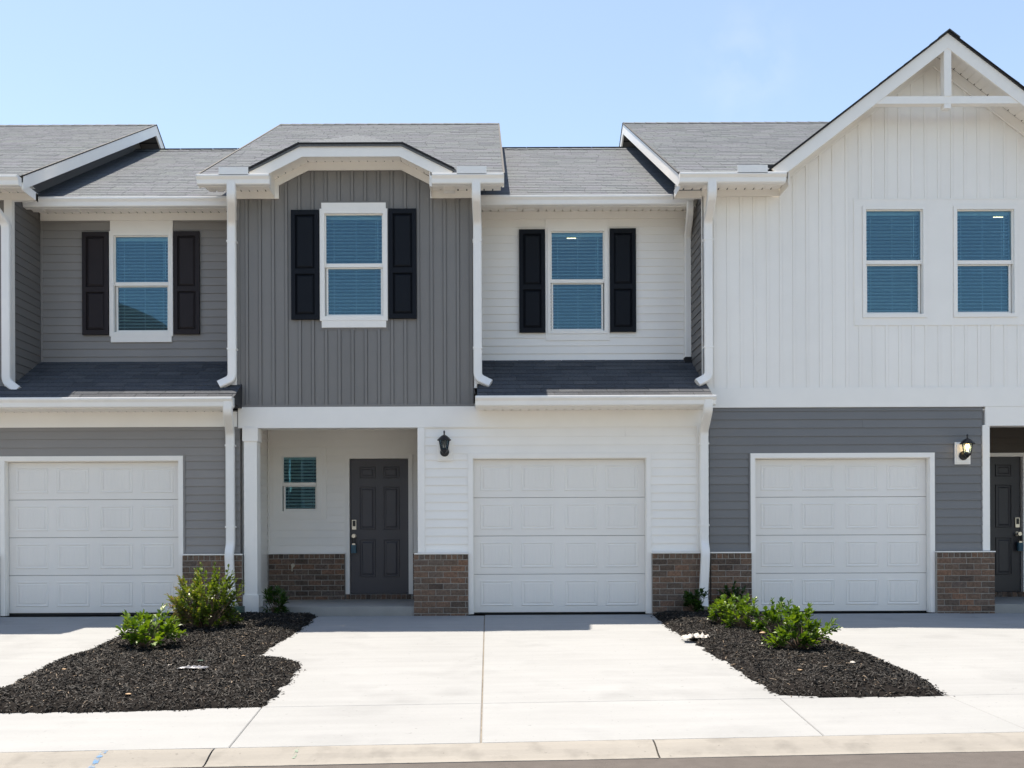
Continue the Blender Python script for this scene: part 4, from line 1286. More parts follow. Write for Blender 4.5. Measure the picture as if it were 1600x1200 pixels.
obj('porch_ceiling', M().box(XQ, XRE, .0, YP - .02, 2.745, 2.765), WHITE_T, HR)
obj('porch_side_wall', M().box(XQ, XQ + .02, .09, YP - .002, 0, 2.745), TAUPE, HR)
obj('porch_column', M().box(XRE - .22, XRE, -.045, .145, 0, gz(665.5, 1570)), WHITE_T, HR)
obj('porch_side_wall', M().box(XRE - .02, XRE, .146, YP - .002, 0, 2.745), TAUPE, HR)
# block with the gable
GX, GZ_, GF, GFZ = 6.05, 7.645, 2.315, 5.868       # gable axis, fascia peak, half foot, foot height
gs = (GZ_ - GFZ) / GF
w1 = (gx(1346.5, 410), gx(1446.5, 410), gz(497, 1396), gz(322.5, 1396))
w2 = (gx(1488.5, 410), gx(1588.5, 410), gz(496, 1538), gz(322.5, 1538))
su = (gx(1335, 410), gx(1601, 410), gz(507, 1460), gz(312.5, 1460))
def ztop_r(x):
    zz = GZ_ - .10 - gs * abs(x - GX)
    return max(zz, 5.70) if abs(x - GX) < 2.10 else 5.70
w = wall_back('block_wall', HR, XRL, XRE, ZBT0 + .01, 5.72, 0.0, [(a[0] + .02, a[1] - .02, a[2] + .02, a[3] - .02) for a in (w1, w2)], WHITE_V)
obj('block_gable', M().prism([(GX - 2.1, 5.72), (GX + 2.1, 5.72), (GX + 2.1, GZ_ - .10 - gs * 2.1), (GX, GZ_ - .10), (GX - 2.1, GZ_ - .10 - gs * 2.1)], 'y', .001, .12), WHITE_V, HR)
KINKS = [GX, GX - 2.1, GX + 2.1]
batten_siding(w, XRL + .02, XRE - .02, ZBT1 + .012, ztop_r, -.001, [su], WHITE_V, phase=.02, dep=(.010, .0080, .017))
KINKS = []
obj('starter_strip', M().box(XRL + .02, XRE - .02, -.026, -.002, ZBT1 + .001, ZBT1 + .012), WHITE_T, HR)
s_ = M()
pts = sorted([su[0], w1[0] - .002, w1[1] + .002, w2[0] - .002, w2[1] + .002, su[1]])
for a, b in ((pts[0], pts[1]), (pts[2], pts[3]), (pts[4], pts[5])): s_.box(a, b, -.020, -.001, su[2], su[3])
for q in (w1, w2):
    s_.box(q[0] - .002, q[1] + .002, -.019, -.001, q[3] + .001, su[3]); s_.box(q[0] - .002, q[1] + .002, -.019, -.001, su[2], q[2] - .001)
s_.ring(su[0] - .014, su[1] + .014, su[2] - .014, su[3] + .014, .016, -.024, -.001)
obj('window_surround', s_, WHITE_T, HR)
for q, midp in ((w1, 1396), (w2, 1538)):
    window(HR, *q, 0.0, mid=gz(410, midp), fw=.048, proud=.034, tilt=-15 if midp < 1400 else -5)
room(HR, w1[0] - .5, w2[1] + .6, 3.25, 5.62, 0.0, 3.2)
# frieze and fascias
cut = GX - 2.09
obj('frieze_board', M().box(XRL - .02, cut, -.040, -.022, 5.655, 5.742), WHITE_T, HR)
obj('frieze_board', band([(cut, GZ_ - .078 - gs * 2.09), (GX, GZ_ - .078), (2 * GX - cut, GZ_ - .078 - gs * 2.09)], .115, -.038, -.022), WHITE_T, HR)
obj('frieze_edge', band([(cut, GZ_ - .222 - gs * 2.09), (GX, GZ_ - .222), (2 * GX - cut, GZ_ - .222 - gs * 2.09)], .018, -.046, -.022), WHITE_T, HR)
obj('gable_fascia', band([(GX - GF, GFZ), (GX, GZ_), (GX + GF, GFZ)], .165, -.44, -.412), WHITE_T, HR)
sm = M()
for sg in (-1, 1):
    p, q = Vector((GX + sg * (GF - .03), GFZ - .06)), Vector((GX, GZ_ - .075))
    n = round((q - p).length / .117)
    for i in range(n):
        a = p.lerp(q, i / n); b = p.lerp(q, (i + 1) / n)
        e = (b - a).normalized() * .006; nn = Vector((-e.y, e.x)).normalized() * (.012 * -sg)
        if nn.y < 0: nn = -nn
        sm.prism([tuple(a + e), tuple(b - e), tuple(b - e + nn), tuple(a + e + nn)], 'y', -.412, -.041)
        sm.prism([tuple(a - e + nn * .5), tuple(a + e + nn * .5), tuple(a + e + nn), tuple(a - e + nn)], 'y', -.412, -.064)
    nn = nn.normalized() * .03
    sm.prism([tuple(p + nn), tuple(q + nn), tuple(q + nn * 1.1), tuple(p + nn * 1.1)], 'y', -.412, -.041)
obj('gable_soffit', sm, WHITE_T, HR)
obj('king_post', M().box(GX - .047, GX + .047, -.435, -.33, gz(152, 1475, -.4), GZ_ - .17), WHITE_T, HR)
zc0, zc1 = gz(163.5, 1470, -.4), gz(152, 1470, -.4)
hw0 = (GZ_ - .20 - zc0) / gs; hw1 = (GZ_ - .20 - zc1) / gs
obj('collar_beam', M().prism([(GX - hw0 - .02, zc0), (GX + hw0 + .02, zc0), (GX + hw1 + .02, zc1), (GX - hw1 - .02, zc1)], 'y', -.43, -.335), WHITE_T, HR)
obj('beam_block', M().box(GX - .045, GX + .045, -.428, -.338, zc0 - .06, zc0 - .001), WHITE_T, HR)
# roofs
XRR = 2.515
main_roof(HR, XRR, 9.75, EY, cut=(GX - 2.25, GX + 2.25))
rake(HR, XRR, -1, EY, XRL, GRAY_D)
yv = EY + (GZ_ - EZ) / SL
dm = M()
for sg in (-1, 1):
    F_ = (GX + sg * (GF + .03), -.46, GFZ - .014); P_ = (GX, -.46, GZ_ + .004); V_ = (GX, yv, GZ_ + .004); E_ = (GX + sg * (GF + .03), EY + .03, GFZ - .014)
    top = [F_, P_, V_, E_]; bot = [(p[0], p[1], p[2] - .016) for p in top]
    dm.add(top + bot, [(0, 1, 2, 3), (7, 6, 5, 4)] + [(i, (i+1) % 4, 4 + (i+1) % 4, 4 + i) for i in range(4)])
gr = obj('gable_roof', dm, FELT, HR)
rng = random.Random(11); tm = M()
LL = math.hypot(GF + .03, GZ_ - GFZ + .02)
for sg in (-1, 1):
    vdir = Vector((-sg * GF, 0, GZ_ - GFZ)).normalized()
    t1 = shingles_mesh((GX + sg * (GF + .045), -.475, GFZ - .022), (0, 1, 0), vdir, lambda d: (rng.uniform(-.012, .012), .07 + d / LL * (yv + .46)) if d < LL - .02 else None, rng=rng)
    tm.add(t1.v, t1.f); tm.t += t1.t
for i in range(18):
    y0 = -.49 + i * .2
    for sg in (-1, 1):
        tm.add([(GX, y0, GZ_ + .024), (GX, y0 + .24, GZ_ + .018), (GX + sg * .14, y0 + .24, GZ_ + .018 - .14 * gs), (GX + sg * .14, y0, GZ_ + .024 - .14 * gs)], [(0, 1, 2, 3)], rng.random())
        tm.add([(GX, y0, GZ_ + .024), (GX + sg * .14, y0, GZ_ + .024 - .14 * gs), (GX + sg * .14, y0, GZ_ + .010 - .14 * gs), (GX, y0, GZ_ + .010)], [(0, 1, 2, 3)], .2)
tag(obj('gable_shingles', tm, SHINGLE, gr, fix=False), kind='stuff')
dr = M()
for sg in (-1, 1):
    dr.prism([(GX + sg * (GF + .035), GFZ - .013), (GX, GZ_ + .001), (GX, GZ_ + .010), (GX + sg * (GF + .035), GFZ - .004)], 'y', -.478, -.44)
obj('drip_edge', dr, RUBBER, gr)
XG1 = gx(1226, 275, -.45)
soffit(HR, XRR + .024, cut - .0, EY + .02, -.040, 5.742)
obj('fascia', M().box(XRR + .024, XG1, EY, EY + .02, 5.66, EZ - .02), WHITE_T, HR)
obj('eave_box_end', M().box(cut + .001, cut + .012, EY + .003, -.022, 5.655, 5.95), WHITE_T, HR)
gutter(HR, XRR + .0, XG1, EY - .001, EZ - .03)
splash_guard(HR, gx(1151, 265, -.5), gx(1198, 265, -.5), EY - .115, EZ - .03)
XG2 = 2 * GX - XG1
soffit(HR, 2 * GX - cut, 9.72, EY + .02, -.040, 5.742)
obj('fascia', M().box(XG2, 9.72, EY, EY + .02, 5.66, EZ - .02), WHITE_T, HR)
gutter(HR, XG2, 9.74, EY - .001, EZ - .03)
obj('frieze_board', M().box(2 * GX - cut, XRE + .02, -.040, -.022, 5.655, 5.742), WHITE_T, HR)
rake(HR, 9.75, 1, EY, XRE, GRAY_D)
obj('eave_return', M().box(XRR + .024, XRR + .03, EY + .02, 0.03, 5.64, 5.75).box(XRR + .024, XRL - .004, -.02, 0.03, 5.64, 5.741), WHITE_T, HR)
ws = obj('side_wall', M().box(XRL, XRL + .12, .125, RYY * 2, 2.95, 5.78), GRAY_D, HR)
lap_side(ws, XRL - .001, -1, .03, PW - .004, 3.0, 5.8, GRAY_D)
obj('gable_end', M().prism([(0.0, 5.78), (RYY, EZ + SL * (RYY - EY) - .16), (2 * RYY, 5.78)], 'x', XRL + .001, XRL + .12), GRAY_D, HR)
obj('corner_post', M().box(XRL - .016, XRL + .075, -.032, -.021, ZBT1, 5.655).box(XRL - .020, XRL - .002, -.032, .03, ZBT1, 5.655), WHITE_T, HR)
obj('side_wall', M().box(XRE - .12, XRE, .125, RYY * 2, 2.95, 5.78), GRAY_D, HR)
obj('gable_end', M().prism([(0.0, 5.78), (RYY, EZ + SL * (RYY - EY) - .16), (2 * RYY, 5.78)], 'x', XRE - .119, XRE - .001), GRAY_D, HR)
xt = gx(1113, 300, -.5); xw_ = gx(1107, 450, -.1)
downspout(HR, [(xt, EY - .06, 5.70), (xt, EY - .06, 5.50), (xw_, -.085, 5.30), (xw_, -.085, 3.20), (xw_ - .16, -.12, 3.11)], straps=[(xw_, -.085, 5.05), (xw_, -.085, 3.6)])

# backs and outer ends of the row
for (h_, a, b) in ((HL, XLE, XB1), (HM, XB1 + .001, XB2), (HR, XB2 + .001, XRE)):
    obj('rear_wall', M().box(a, b, 2 * RYY, 2 * RYY + .12, -.1, 5.9), GRAY_A, h_)
obj('end_wall', M().box(XLE, XLE + .10, .125, 2 * RYY - .002, -.1, 5.78), GRAY_A, HL)
obj('gable_end', M().prism([(0.0, 5.781), (RYY, EZ + SL * (RYY - EY) - .16), (2 * RYY, 5.781)], 'x', XLE, XLE + .10), GRAY_A, HL)
obj('end_wall', M().box(XRE - .11, XRE - .001, YP + .125, 2 * RYY - .002, -.1, 2.94), GRAY_B, HR)
# lamps seen through two upper windows
def ceiling_lamp(x, y, z, label):
    r = tag(empty('ceiling_lamp', (x, y, z)), label, 'lamp', 'ceiling lamps in the rooms')
    obj('rim', M().lathe((x, y, z - .03), [(.080, 0), (.090, .01), (.090, .03)], 20), NICKEL, r)
    obj('dome', M().lathe((x, y, z - .03), [(.012, -.028), (.045, -.024), (.065, -.012), (.075, .0)], 20), CEIL, r, smooth=True)
def through(x, y, Y): return gx(x, y, Y), gz(y, x, Y)
yy = 1.0
def lamp_depth(x, y, zc):
    Y = (zc - .05 - HC) * S * D / (CYP - y - ROLL * (x - CXP)) - D
    return gx(x, y, Y), Y
lx, ly = lamp_depth(893, 373, 5.56)
ceiling_lamp(lx, ly, 5.558, 'lit ceiling lamp seen through the white set-back upper window')
lx, ly = lamp_depth(1561, 339.5, 5.62)
ceiling_lamp(lx, ly, 5.618, 'lit ceiling lamp seen through the rightmost upper window')

# =================================================================== mulch beds
def in_poly(p, poly):
    x, y = p; c = False; j = len(poly) - 1
    for i in range(len(poly)):
        xi, yi = poly[i]; xj, yj = poly[j]
        if (yi > y) != (yj > y) and x < (xj - xi) * (y - yi) / (yj - yi) + xi: c = not c
        j = i
    return c
def edge_dist(p, poly):
    P = Vector(p); best = 9
    for i in range(len(poly)):
        a, b = Vector(poly[i]), Vector(poly[(i+1) % len(poly)])
        ab = b - a
        t = max(0, min(1, (P - a).dot(ab) / ab.length_squared))
        best = min(best, (a + ab * t - P).length)
    return best
from mathutils import noise
def edge_point(p, poly):
    P = Vector(p); best = 9; q = P
    for i in range(len(poly)):
        a, b = Vector(poly[i]), Vector(poly[(i+1) % len(poly)])
        ab = b - a
        if ab.length_squared < 1e-12: continue
        t = max(0, min(1, (P - a).dot(ab) / ab.length_squared))
        c = a + ab * t
        if (c - P).length < best: best = (c - P).length; q = c
    return q.x, q.y
def wiggle(poly, amp=.045, step=.05):
    out = []
    for i in range(len(poly)):
        a, b = Vector(poly[i]), Vector(poly[(i+1) % len(poly)])
        n = max(1, int((b - a).length / step))
        nn = Vector((-(b - a).y, (b - a).x)).normalized()
        for k in range(n):
            p = a.lerp(b, k / n)
            out.append(tuple(p + nn * amp * noise.noise(Vector((p.x * 6, p.y * 6, 3.1)))))
    return out
def bed_height(p, poly):
    d = edge_dist(p, poly)
    return .075 * (1 - math.exp(-d / .10)) + .02 * noise.noise(Vector((p[0] * 2.3, p[1] * 2.3, 0))) * min(1, d * 5) + .012 * noise.noise(Vector((p[0] * 14, p[1] * 14, 5))) * min(1, d * 12)
import numpy as np
def mulch_bed(px_poly, extra, label, seed, n_chips):
    rng = random.Random(seed)
    poly = wiggle([G(*p) if len(p) == 2 else (p[0], p[1]) for p in px_poly])
    A = np.array(poly); Bq = np.roll(A, -1, axis=0)
    x0, y0 = A.min(0) - .03; x1, y1 = A.max(0) + .03
    st = .025
    nx, ny = int((x1 - x0) / st) + 2, int((y1 - y0) / st) + 2
    gxx, gyy = np.meshgrid(x0 + np.arange(nx) * st, y0 + np.arange(ny) * st, indexing='ij')
    px_, py_ = gxx.ravel(), gyy.ravel()
    inside = np.zeros(px_.shape, bool); best = np.full(px_.shape, 9.0); nxp = px_.copy(); nyp = py_.copy()
    for (a, b) in zip(A, Bq):
        if (a[1] > b[1]) or (a[1] < b[1]):
            c = ((a[1] > py_) != (b[1] > py_)) & (px_ < (b[0] - a[0]) * (py_ - a[1]) / (b[1] - a[1]) + a[0])
            inside ^= c
        ab = b - a; l2 = max(1e-12, float(ab @ ab))
        t = np.clip(((px_ - a[0]) * ab[0] + (py_ - a[1]) * ab[1]) / l2, 0, 1)
        qx, qy = a[0] + t * ab[0], a[1] + t * ab[1]
        d = np.hypot(qx - px_, qy - py_)
        k = d < best
        best[k] = d[k]; nxp[k] = qx[k]; nyp[k] = qy[k]
    inside = inside.reshape(nx, ny); best = best.reshape(nx, ny); nxp = nxp.reshape(nx, ny); nyp = nyp.reshape(nx, ny)
    def hgt(x, y, d):
        return .075 * (1 - math.exp(-d / .10)) + .02 * noise.noise(Vector((x * 2.3, y * 2.3, 0))) * min(1, d * 5) + .012 * noise.noise(Vector((x * 14, y * 14, 5))) * min(1, d * 12)
    m = M(); idx = {}
    def vert(i, j):
        if (i, j) not in idx:
            x, y = gxx[i, j], gyy[i, j]
            if inside[i, j]: h = hgt(x, y, best[i, j])
            else: x, y, h = nxp[i, j], nyp[i, j], -.012
            idx[(i, j)] = len(m.v)
            m.v.append((x, y, ground_z(x, y) + h))
        return idx[(i, j)]
    for i in range(nx - 1):
        for j in range(ny - 1):
            if inside[i, j] or inside[i+1, j] or inside[i+1, j+1] or inside[i, j+1]:
                m.f.append((vert(i, j), vert(i+1, j), vert(i+1, j+1), vert(i, j+1)))
    tag(obj('planting_bed', m, MULCH_B, None, smooth=True), kind='structure')
    c = M(); k = 0
    while k < n_chips:
        x, y = rng.uniform(x0, x1), rng.uniform(y0, y1)
        i, j = min(nx - 1, int((x - x0) / st + .5)), min(ny - 1, int((y - y0) / st + .5))
        pin = inside[i, j]; d = best[i, j]
        if not pin:
            if d > .10 or rng.random() > .22 * (1 - d / .10)**2 or y > -.1: continue
            z = ground_z(x, y) + .004
        else: z = ground_z(x, y) + max(.004, hgt(x, y, d)) + rng.uniform(-.004, .012)
        k += 1
        L_ = rng.uniform(.008, .026) * (2.0 if rng.random() < .12 else 1); wd = rng.uniform(.0025, .0055); th = rng.uniform(.0015, .004)
        ya = rng.uniform(0, 6.283); pi_ = rng.gauss(0, .35)
        if not pin: pi_ = 0; L_ *= .7
        ca, sa, cp_, sp_ = math.cos(ya), math.sin(ya), math.cos(pi_), math.sin(pi_)
        e = Vector((ca * cp_, sa * cp_, sp_))
        s_ = Vector((-sa, ca, rng.gauss(0, .35))).normalized()
        n_ = e.cross(s_).normalized()
        if n_.z < 0: n_ = -n_
        o = Vector((x, y, z))
        bend = n_ * rng.uniform(-.004, .006)
        v = [o - e*L_ - s_*wd*.5, o - e*L_ + s_*wd*.5, o + bend - s_*wd + n_*th, o + bend + s_*wd + n_*th, o + e*L_ - s_*wd*.4, o + e*L_ + s_*wd*.4, o - n_*th]
        t = max(0, min(.9, rng.betavariate(1.15, 2.6) + .22 * noise.noise(Vector((x * 1.6, y * 1.6, 9))))) if rng.random() > .025 else rng.uniform(.82, 1)
        c.add(v, [(0, 2, 3, 1), (2, 4, 5, 3), (0, 6, 2), (6, 4, 2), (1, 3, 6), (6, 3, 5)], t)
    tag(obj('mulch', c, CHIP, None, fix=False), label, 'mulch', kind='stuff')
    return poly
left_px = [(494, 964), (469, 987), (440, 1003), (416, 1019), (400, 1031), (425, 1031), (444, 1033), (466, 1037), (472, 1044), (446, 1071), (419, 1100), (406, 1106), (330, 1108), (250, 1111), (120, 1113), (0, 1115), (-150, 1119), (-190, 1112), (-120, 1100),
           (0, 1081), (47, 1056), (84, 1037), (134, 1022), (166, 1006), (219, 982), (262, 970), (gx(286), -.03, 0), (gx(382), -.03, 0), (gx(410), -.058, 0), (gx(496), -.06, 0)]
polyL = mulch_bed(left_px, None, 'black shredded mulch in the bed left of the middle driveway', 21, 27000)
right_px = [(1022, 962), (1040, 979), (1056, 989), (1101, 1015), (1150, 1047), (1180, 1067), (1216, 1087.5), (1300, 1089), (1400, 1089), (1478, 1088), (1450, 1067), (1394, 1041), (1349, 1022), (1311, 1009), (1262, 986), (1215, 968), (gx(1176), -.09, 0), (gx(1030), -.09, 0)]
polyR = mulch_bed(right_px, None, 'black shredded mulch in the bed right of the middle driveway', 22, 17000)

# =================================================================== shrubs
def leaf(m, p, d, up, L_, W_, t, rng):
    d = d.normalized()
    s_ = d.cross(up)
    if s_.length < .1: s_ = d.cross(Vector((1, 0, 0)))
    s_.normalize()
    n_ = s_.cross(d).normalized()
    fold = n_ * W_ * .35
    drop = n_ * (-L_ * rng.uniform(.02, .18))
    v = [p, p + d*L_*.35 + s_*W_ + fold, p + d*L_*.75 + s_*W_*.85 + fold + drop*.4, p + d*L_ + drop, p + d*L_*.75 - s_*W_*.85 + fold + drop*.4, p + d*L_*.35 - s_*W_ + fold, p + d*L_*.4]
    m.add(v, [(0, 1, 6), (6, 1, 2), (6, 2, 3), (6, 3, 4), (6, 4, 5), (6, 5, 0)], t)
def shrub(base, rx, ry, h, shoots, leaf_len, material, label, seed, z0=.15, tw=(0.2, 1.0), lw=.32, lpt=9, lop=None, side=0.0):
    rng = random.Random(seed)
    bx, by = base
    bz = ground_z(bx, by) + .05
    r = tag(empty('shrub', (bx, by, bz)), label, 'shrub', 'shrubs in the mulch beds')
    st = M(); fo = M()
    tips = []
    for k in range(shoots):
        while True:
            u = Vector((rng.uniform(-1, 1), rng.uniform(-1, 1), rng.uniform(0, 1)))
            q = (u.x**2 + u.y**2)**1.5 + (u.z * .98)**3
            if q < 1 and (q > .22 or rng.random() < .3): break
        lump = 1 + .28 * noise.noise(Vector((u.x * 2.2 + seed, u.y * 2.2, u.z * 2.2)))
        lean = lop(u) if lop else 1.0
        tip = Vector((bx + u.x * rx * lump, by + u.y * ry * lump, bz + z0 * h + u.z * h * (1 - z0) * lump * lean))
        root = Vector((bx + u.x * rx * .12, by + u.y * ry * .12, bz - .03))
        mid = root.lerp(tip, .5) + Vector((rng.uniform(-.03, .03), rng.uniform(-.03, .03), rng.uniform(.0, .06)))
        tips.append((root, mid, tip, q, u.x))
    for (root, mid, tip, q, ux) in tips:
        P = [root, root.lerp(mid, .6) + Vector((0, 0, .01)), mid, tip]
        for i in range(3):
            a, b = P[i], P[i+1]
            w_ = [.005, .0042, .0032, .0018]
            dd = (b - a).normalized(); sx = dd.cross(Vector((.3, .2, 1))).normalized(); sy = dd.cross(sx)
            v = []
            for (pp, ww) in ((a, w_[i]), (b, w_[i+1])):
                for tt in range(3):
                    an = tt * 2.094
                    v.append(pp + sx * ww * math.cos(an) + sy * ww * math.sin(an))
            st.add(v, [(0, 1, 4, 3), (1, 2, 5, 4), (2, 0, 3, 5)])
        axis = (tip - mid).normalized()
        for i in range(lpt):
            f = i / lpt
            p = mid.lerp(tip, .25 + .75 * f)
            an = i * 2.4 + rng.uniform(-.4, .4)
            sx = axis.cross(Vector((.31, .17, .93))).normalized(); sy = axis.cross(sx)
            out = sx * math.cos(an) + sy * math.sin(an)
            d = out * (1.15 - .75 * f) + axis * (.45 + .7 * f) + Vector((0, 0, rng.uniform(0, .35)))
            L_ = leaf_len * rng.uniform(.65, 1.15) * (1 - .25 * (f > .85))
            hgt = (p.z - bz) / h
            t = min(1, max(0, rng.uniform(*tw) * .75 + .25 * f * rng.random() + side * ux))
            leaf(fo, p, d, Vector((0, 0, 1)) + out * .3, L_, L_ * lw, t, rng)
    obj('stem', st, STEM, r, fix=False)
    tag(obj('foliage', fo, material, r, fix=False), kind='stuff')
    return r
shrub(G(229, 1021), .42, .31, .42, 48, .082, LEAF_B, 'low bright green shrub at the driveway edge, front of the left bed', 1, z0=.26, tw=(.2, 1))
def lop1(u): return .86 + .16 * max(0, 1 - abs(u.x - .3)) - .10 * (u.x < -.5)
shrub(G(319, 990), .51, .37, .78, 200, .058, LEAF_O, 'tall olive and reddish shrub beside the white downspout, largest in the beds', 2, z0=.10, tw=(.1, .98), lw=.34, lpt=12, lop=lop1, side=-.38)
shrub((gx(433, 950, -.12), -.20), .185, .14, .36, 36, .080, LEAF_D, 'small dark green shrub at the porch step beside the column', 3, z0=.1, tw=(0, .9), lw=.2)
shrub((gx(1086, 950, -.3), -.30), .19, .15, .32, 30, .070, LEAF_D, 'small dark shrub at the brick between middle garage door and downspout', 4, z0=.1, tw=(0, .7))
shrub((gx(1143, 950, -.27), -.24), .20, .14, .40, 26, .065, LEAF_D, 'dark shaded shrub against the brick between downspout and right garage door', 5, z0=.15, tw=(0, .6))
shrub(G(1128, 984), .175, .15, .36, 34, .062, LEAF_B, 'narrow yellow-green shrub at the sunny back of the right bed', 8, z0=.15, tw=(.3, 1))
shrub(G(1160, 991), .24, .20, .42, 48, .062, LEAF_B, 'bushy yellow-green shrub in front of the narrow one in the right bed', 6, z0=.12, tw=(.3, 1))
shrub(G(1212, 1000), .27, .22, .40, 52, .066, LEAF_B, 'mid-green shrub just behind the broad foremost shrub of the right bed', 9, z0=.10, tw=(0, .6))
shrub(G(1252, 1024), .41, .29, .45, 66, .072, LEAF_B, 'broad bright green shrub standing foremost in the right bed', 7, z0=.18, tw=(.1, .9))

# =================================================================== litter and marks
def on_bed(px, py, poly, up=.012):
    x, y = G(px, py)
    return x, y, ground_z(x, y) + (bed_height((x, y), poly) if in_poly((x, y), poly) else 0) + up
def crumple(name, px, py, poly, w, d, h, material, label, cat, seed, group=None):
    rng = random.Random(seed)
    x, y, z = on_bed(px, py, poly, .012)
    m = M(); nx, ny = 14, 9
    for j in range(ny):
        for i in range(nx):
            u, v = i / (nx - 1) * 2 - 1, j / (ny - 1) * 2 - 1
            r_ = 1 + .25 * noise.noise(Vector((u * 2, v * 2, seed)))
            hh = h * (1 - .8 * (u*u + v*v) / 2) * (.5 + abs(noise.noise(Vector((u * 4, v * 4, seed + 4)))) * 1.6)
            m.v.append((x + u * w * r_, y + v * d * r_, z + hh))
    for j in range(ny - 1):
        for i in range(nx - 1): m.f.append((j*nx+i, j*nx+i+1, (j+1)*nx+i+1, (j+1)*nx+i))
    o = obj(name, m, material, None, fix=False)
    md = o.modifiers.new('thickness', 'SOLIDIFY'); md.thickness = .002
    return tag(o, label, cat, group)
crumple('plastic_scrap', 302, 1060, polyL, .13, .055, .022, SCRAP, 'crumpled grey plastic scrap lying on the left mulch bed', 'plastic scrap', 3)
crumple('plastic_scrap', 1089, 1003, polyR, .15, .09, .05, STONE, 'crumpled white plastic wrap at the left edge of the right bed', 'plastic scrap', 5)
def pebble(px, py, poly, r, material, name, label, cat, seed, flat=.6):
    rng = random.Random(seed)
    x, y, z = on_bed(px, py, poly, .010)
    m = M(); n = 8
    rings = [(0.0, -.8), (.75, -.5), (1, 0), (.7, .55), (0, .8)]
    for (a, b) in rings:
        for i in range(n):
            t = 2 * math.pi * i / n
            k = r * (1 + rng.uniform(-.22, .22))
            m.v.append((x + a * k * math.cos(t), y + a * k * math.sin(t) * .8, z + b * r * flat + r * flat * .4))
    for k in range(len(rings) - 1):
        for i in range(n): m.f.append((k*n+i, k*n+(i+1) % n, (k+1)*n+(i+1) % n, (k+1)*n+i))
    return tag(obj(name, m, material, None, fix=False), label, cat)
pebble(1332, 1050, polyR, .030, STONE, 'stone', 'small white stone near the front of the right mulch bed', 'stone', 1)
pebble(265, 1053, polyL, .022, STONE, 'stone', 'small pale stone left of the grey scrap in the left bed', 'stone', 2, .3)
pebble(313, 1047, polyL, .030, GREENP, 'valve_lid', 'small pale green lid set in the mulch above the grey scrap', 'lid', 4, .15)
pebble(1192, 1003, polyR, .035, DRYL, 'dry_leaf', 'curled tan dry leaf between two shrubs in the right bed', 'leaf', 6, .5)
pebble(1250, 1062, polyR, .022, DRYL, 'dry_leaf', 'tan dry leaf at the front middle of the right bed', 'leaf', 7, .4)
pebble(100, 1060, polyL, .025, DRYL, 'dry_leaf', 'tan dry leaf at the far left of the left bed', 'leaf', 8, .25)
pebble(201, 1101, polyL, .026, DRYL, 'dry_leaf', 'tan dry leaf close to the front edge of the left bed', 'leaf', 9, .25)
pebble(380, 1034, polyL, .024, DRYL, 'dry_leaf', 'tan dry leaf near the notch of the left bed', 'leaf', 10, .3)
# sprayed marks on the kerb
def kerb_z(x, y):
    prof = [(YK - 0.006, 0.0), (YK - 0.04, 0.001), (YK - 0.08, -0.005), (YK - 0.13, -0.020), (YK - 0.18, -0.040), (YK - 0.23, -0.055), (YKF, -0.060)]
    for (a, za), (b, zb_) in zip(prof[:-1], prof[1:]):
        if b <= y <= a: return grade(x) + za + (zb_ - za) * (a - y) / (a - b)
    return grade(x)
def paint_mark(x, lean, w, material, label, ya=YK - .02, yb=YKF + .01):
    rng = random.Random(int(x * 50)); m = M(); n = 22
    for i in range(n + 1):
        y = ya + (yb - ya) * i / n
        xx = x + lean * i / n
        a, b = w * rng.uniform(.7, 1.1), w * rng.uniform(.7, 1.1)
        m.v.append((xx - a, y, kerb_z(xx, y) + .0045)); m.v.append((xx + b, y, kerb_z(xx, y) + .0045))
    for i in range(n): m.f.append((2*i, 2*i+1, 2*i+3, 2*i+2))
    tag(obj('paint_mark', m, material, kerb, fix=False), label)
paint_mark(gx(167, 1172, YK), .0, .022, BLUEP, 'sprayed blue mark across the kerb')
paint_mark(gx(468, 1165, YK), .0, .012, GREENM, 'faint sprayed green mark across the kerb', yb=YK - .18)

# =================================================================== across the road: the house the left window mirrors, and a row added for bounce light
HO = tag(empty('opposite_house', (-19, -27, 0)), 'tall pale house with grey hipped roof across the road, mirrored in the left window', 'house')
gz0 = grade(-19)
OY = -24.5
OX0, OX1, OYT, OE, OR = -30.0, -11.0, -22.6, 8.2, 12.25
ow = [(OX0 + 1.5 + i * 3.4, OX0 + 2.5 + i * 3.4, gz0 + a, gz0 + a + 1.5) for i in range(5) for a in (.9, 3.8, 6.4)]
wall_back('wall', HO, OX0, OX1, gz0, OE, OYT - .12, ow, WHITE_V)
obj('end_wall', M().box(OX1 - .12, OX1, OYT - 12.8, OYT - .121, gz0, OE), GRAY_A, HO)
obj('end_wall', M().box(OX0, OX0 + .12, OYT - 12.8, OYT - .121, gz0, OE), GRAY_A, HO)
hr = M()
hr.add([(OX0 - .5, OYT + .5, OE), (OX1 + .5, OYT + .5, OE), (OX1 + .5, OYT - 13.3, OE), (OX0 - .5, OYT - 13.3, OE), (-23.6, OYT - 6.4, OR), (-17.4, OYT - 6.4, OR)],
       [(0, 1, 5, 4), (1, 2, 5), (2, 3, 4, 5), (3, 0, 4), (3, 2, 1, 0)])
obj('roof', hr, SHINGLE_P, HO)
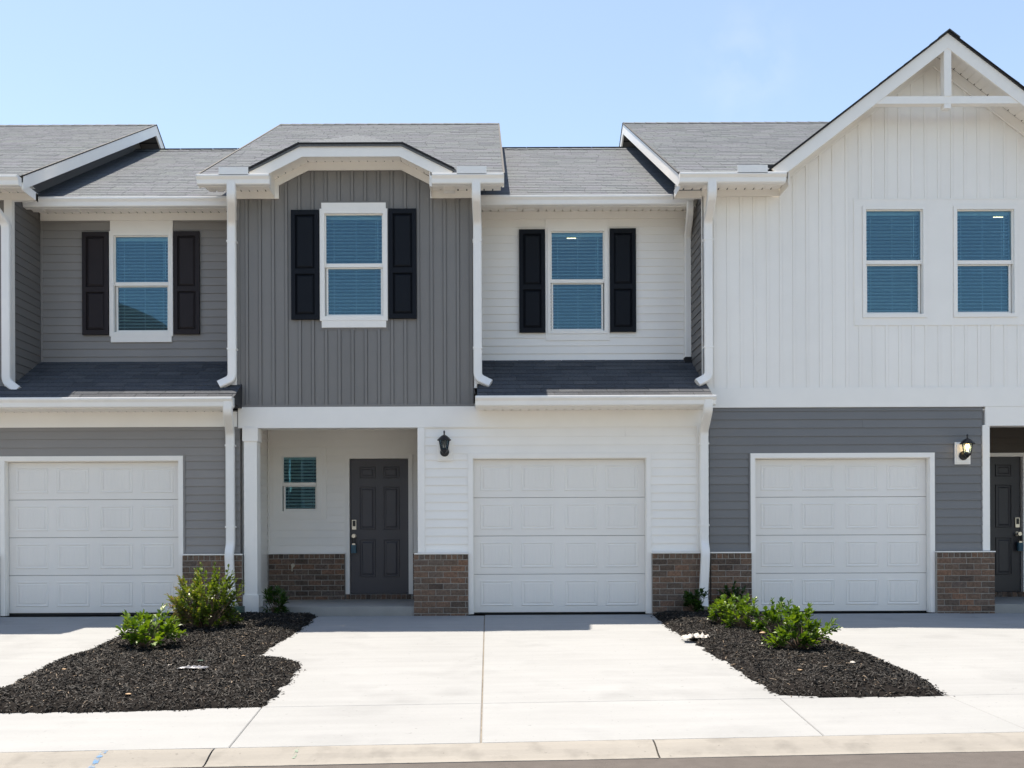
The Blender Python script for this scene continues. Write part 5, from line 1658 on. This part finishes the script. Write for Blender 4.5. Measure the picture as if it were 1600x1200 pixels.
for q in ow: obj('window', M().box(q[0], q[1], OYT - .09, OYT - .06, q[2], q[3]), GLASS, HO)
tag(obj('bounce_forecourt', strip_mesh([(-24.4, lambda x: grade(x) + .02), (-14.6, lambda x: grade(x) - .02), (-14.2, lambda x: grade(x) - .09)], [-24, -8, 8, 24]), CONC), kind='structure')  # pale concrete added to bounce sunlight onto the fronts
def bounce_row_house(ox0, ox1, wallm, label):  # out-of-view house, added to reflect light back onto the fronts
    h = tag(empty('opposite_house', ((ox0 + ox1) / 2, -27, grade(0))), label, 'house', 'houses added across the road for bounce light')
    g0 = grade((ox0 + ox1) / 2)
    gd_ = (ox0 + .8, ox0 + 3.2, g0, g0 + 2.1)
    wn_ = [(ox0 + 1.2, ox0 + 2.2, g0 + 3.5, g0 + 5.0), (ox0 + 4.2, ox0 + 5.2, g0 + 3.5, g0 + 5.0)]
    dr_ = (ox0 + 4.2, ox0 + 5.1, g0, g0 + 2.05)
    wall_back('wall', h, ox0, ox1, g0, g0 + 5.7, OY - .12, [gd_, dr_] + wn_, wallm)
    obj('garage_door', M().box(*gd_[:2], OY - .08, OY - .04, *gd_[2:]), WHITE_D, h)
    obj('door', M().box(*dr_[:2], OY - .08, OY - .04, *dr_[2:]), DOORM, h)
    for q in wn_: obj('window', M().box(q[0], q[1], OY - .09, OY - .06, q[2], q[3]), GLASS, h)
    obj('roof', M().prism([(OY + .4, g0 + 5.7), (OY - 5, g0 + 8.4), (OY - 10.4, g0 + 5.7)], 'x', ox0, ox1 - .01), SHINGLE_P, h)
bounce_row_house(-10.3, -5.8, GRAY_A, 'grey house added across the road for bounce light, nearest the tall one')
bounce_row_house(-5.75, .4, WHITE_V, 'white house added straight across the road for bounce light')
bounce_row_house(.45, 6.6, GRAY_B, 'blue-grey house added across the road for bounce light, right of the white one')
bounce_row_house(6.65, 12.8, WHITE_V, 'white house added across the road for bounce light, farthest right')
lawn = strip_mesh([(-24, lambda x: grade(x) + .02), (-19.2, lambda x: grade(x) + .01)], XS)
tag(obj('verge', lawn, LAWN), kind='structure')
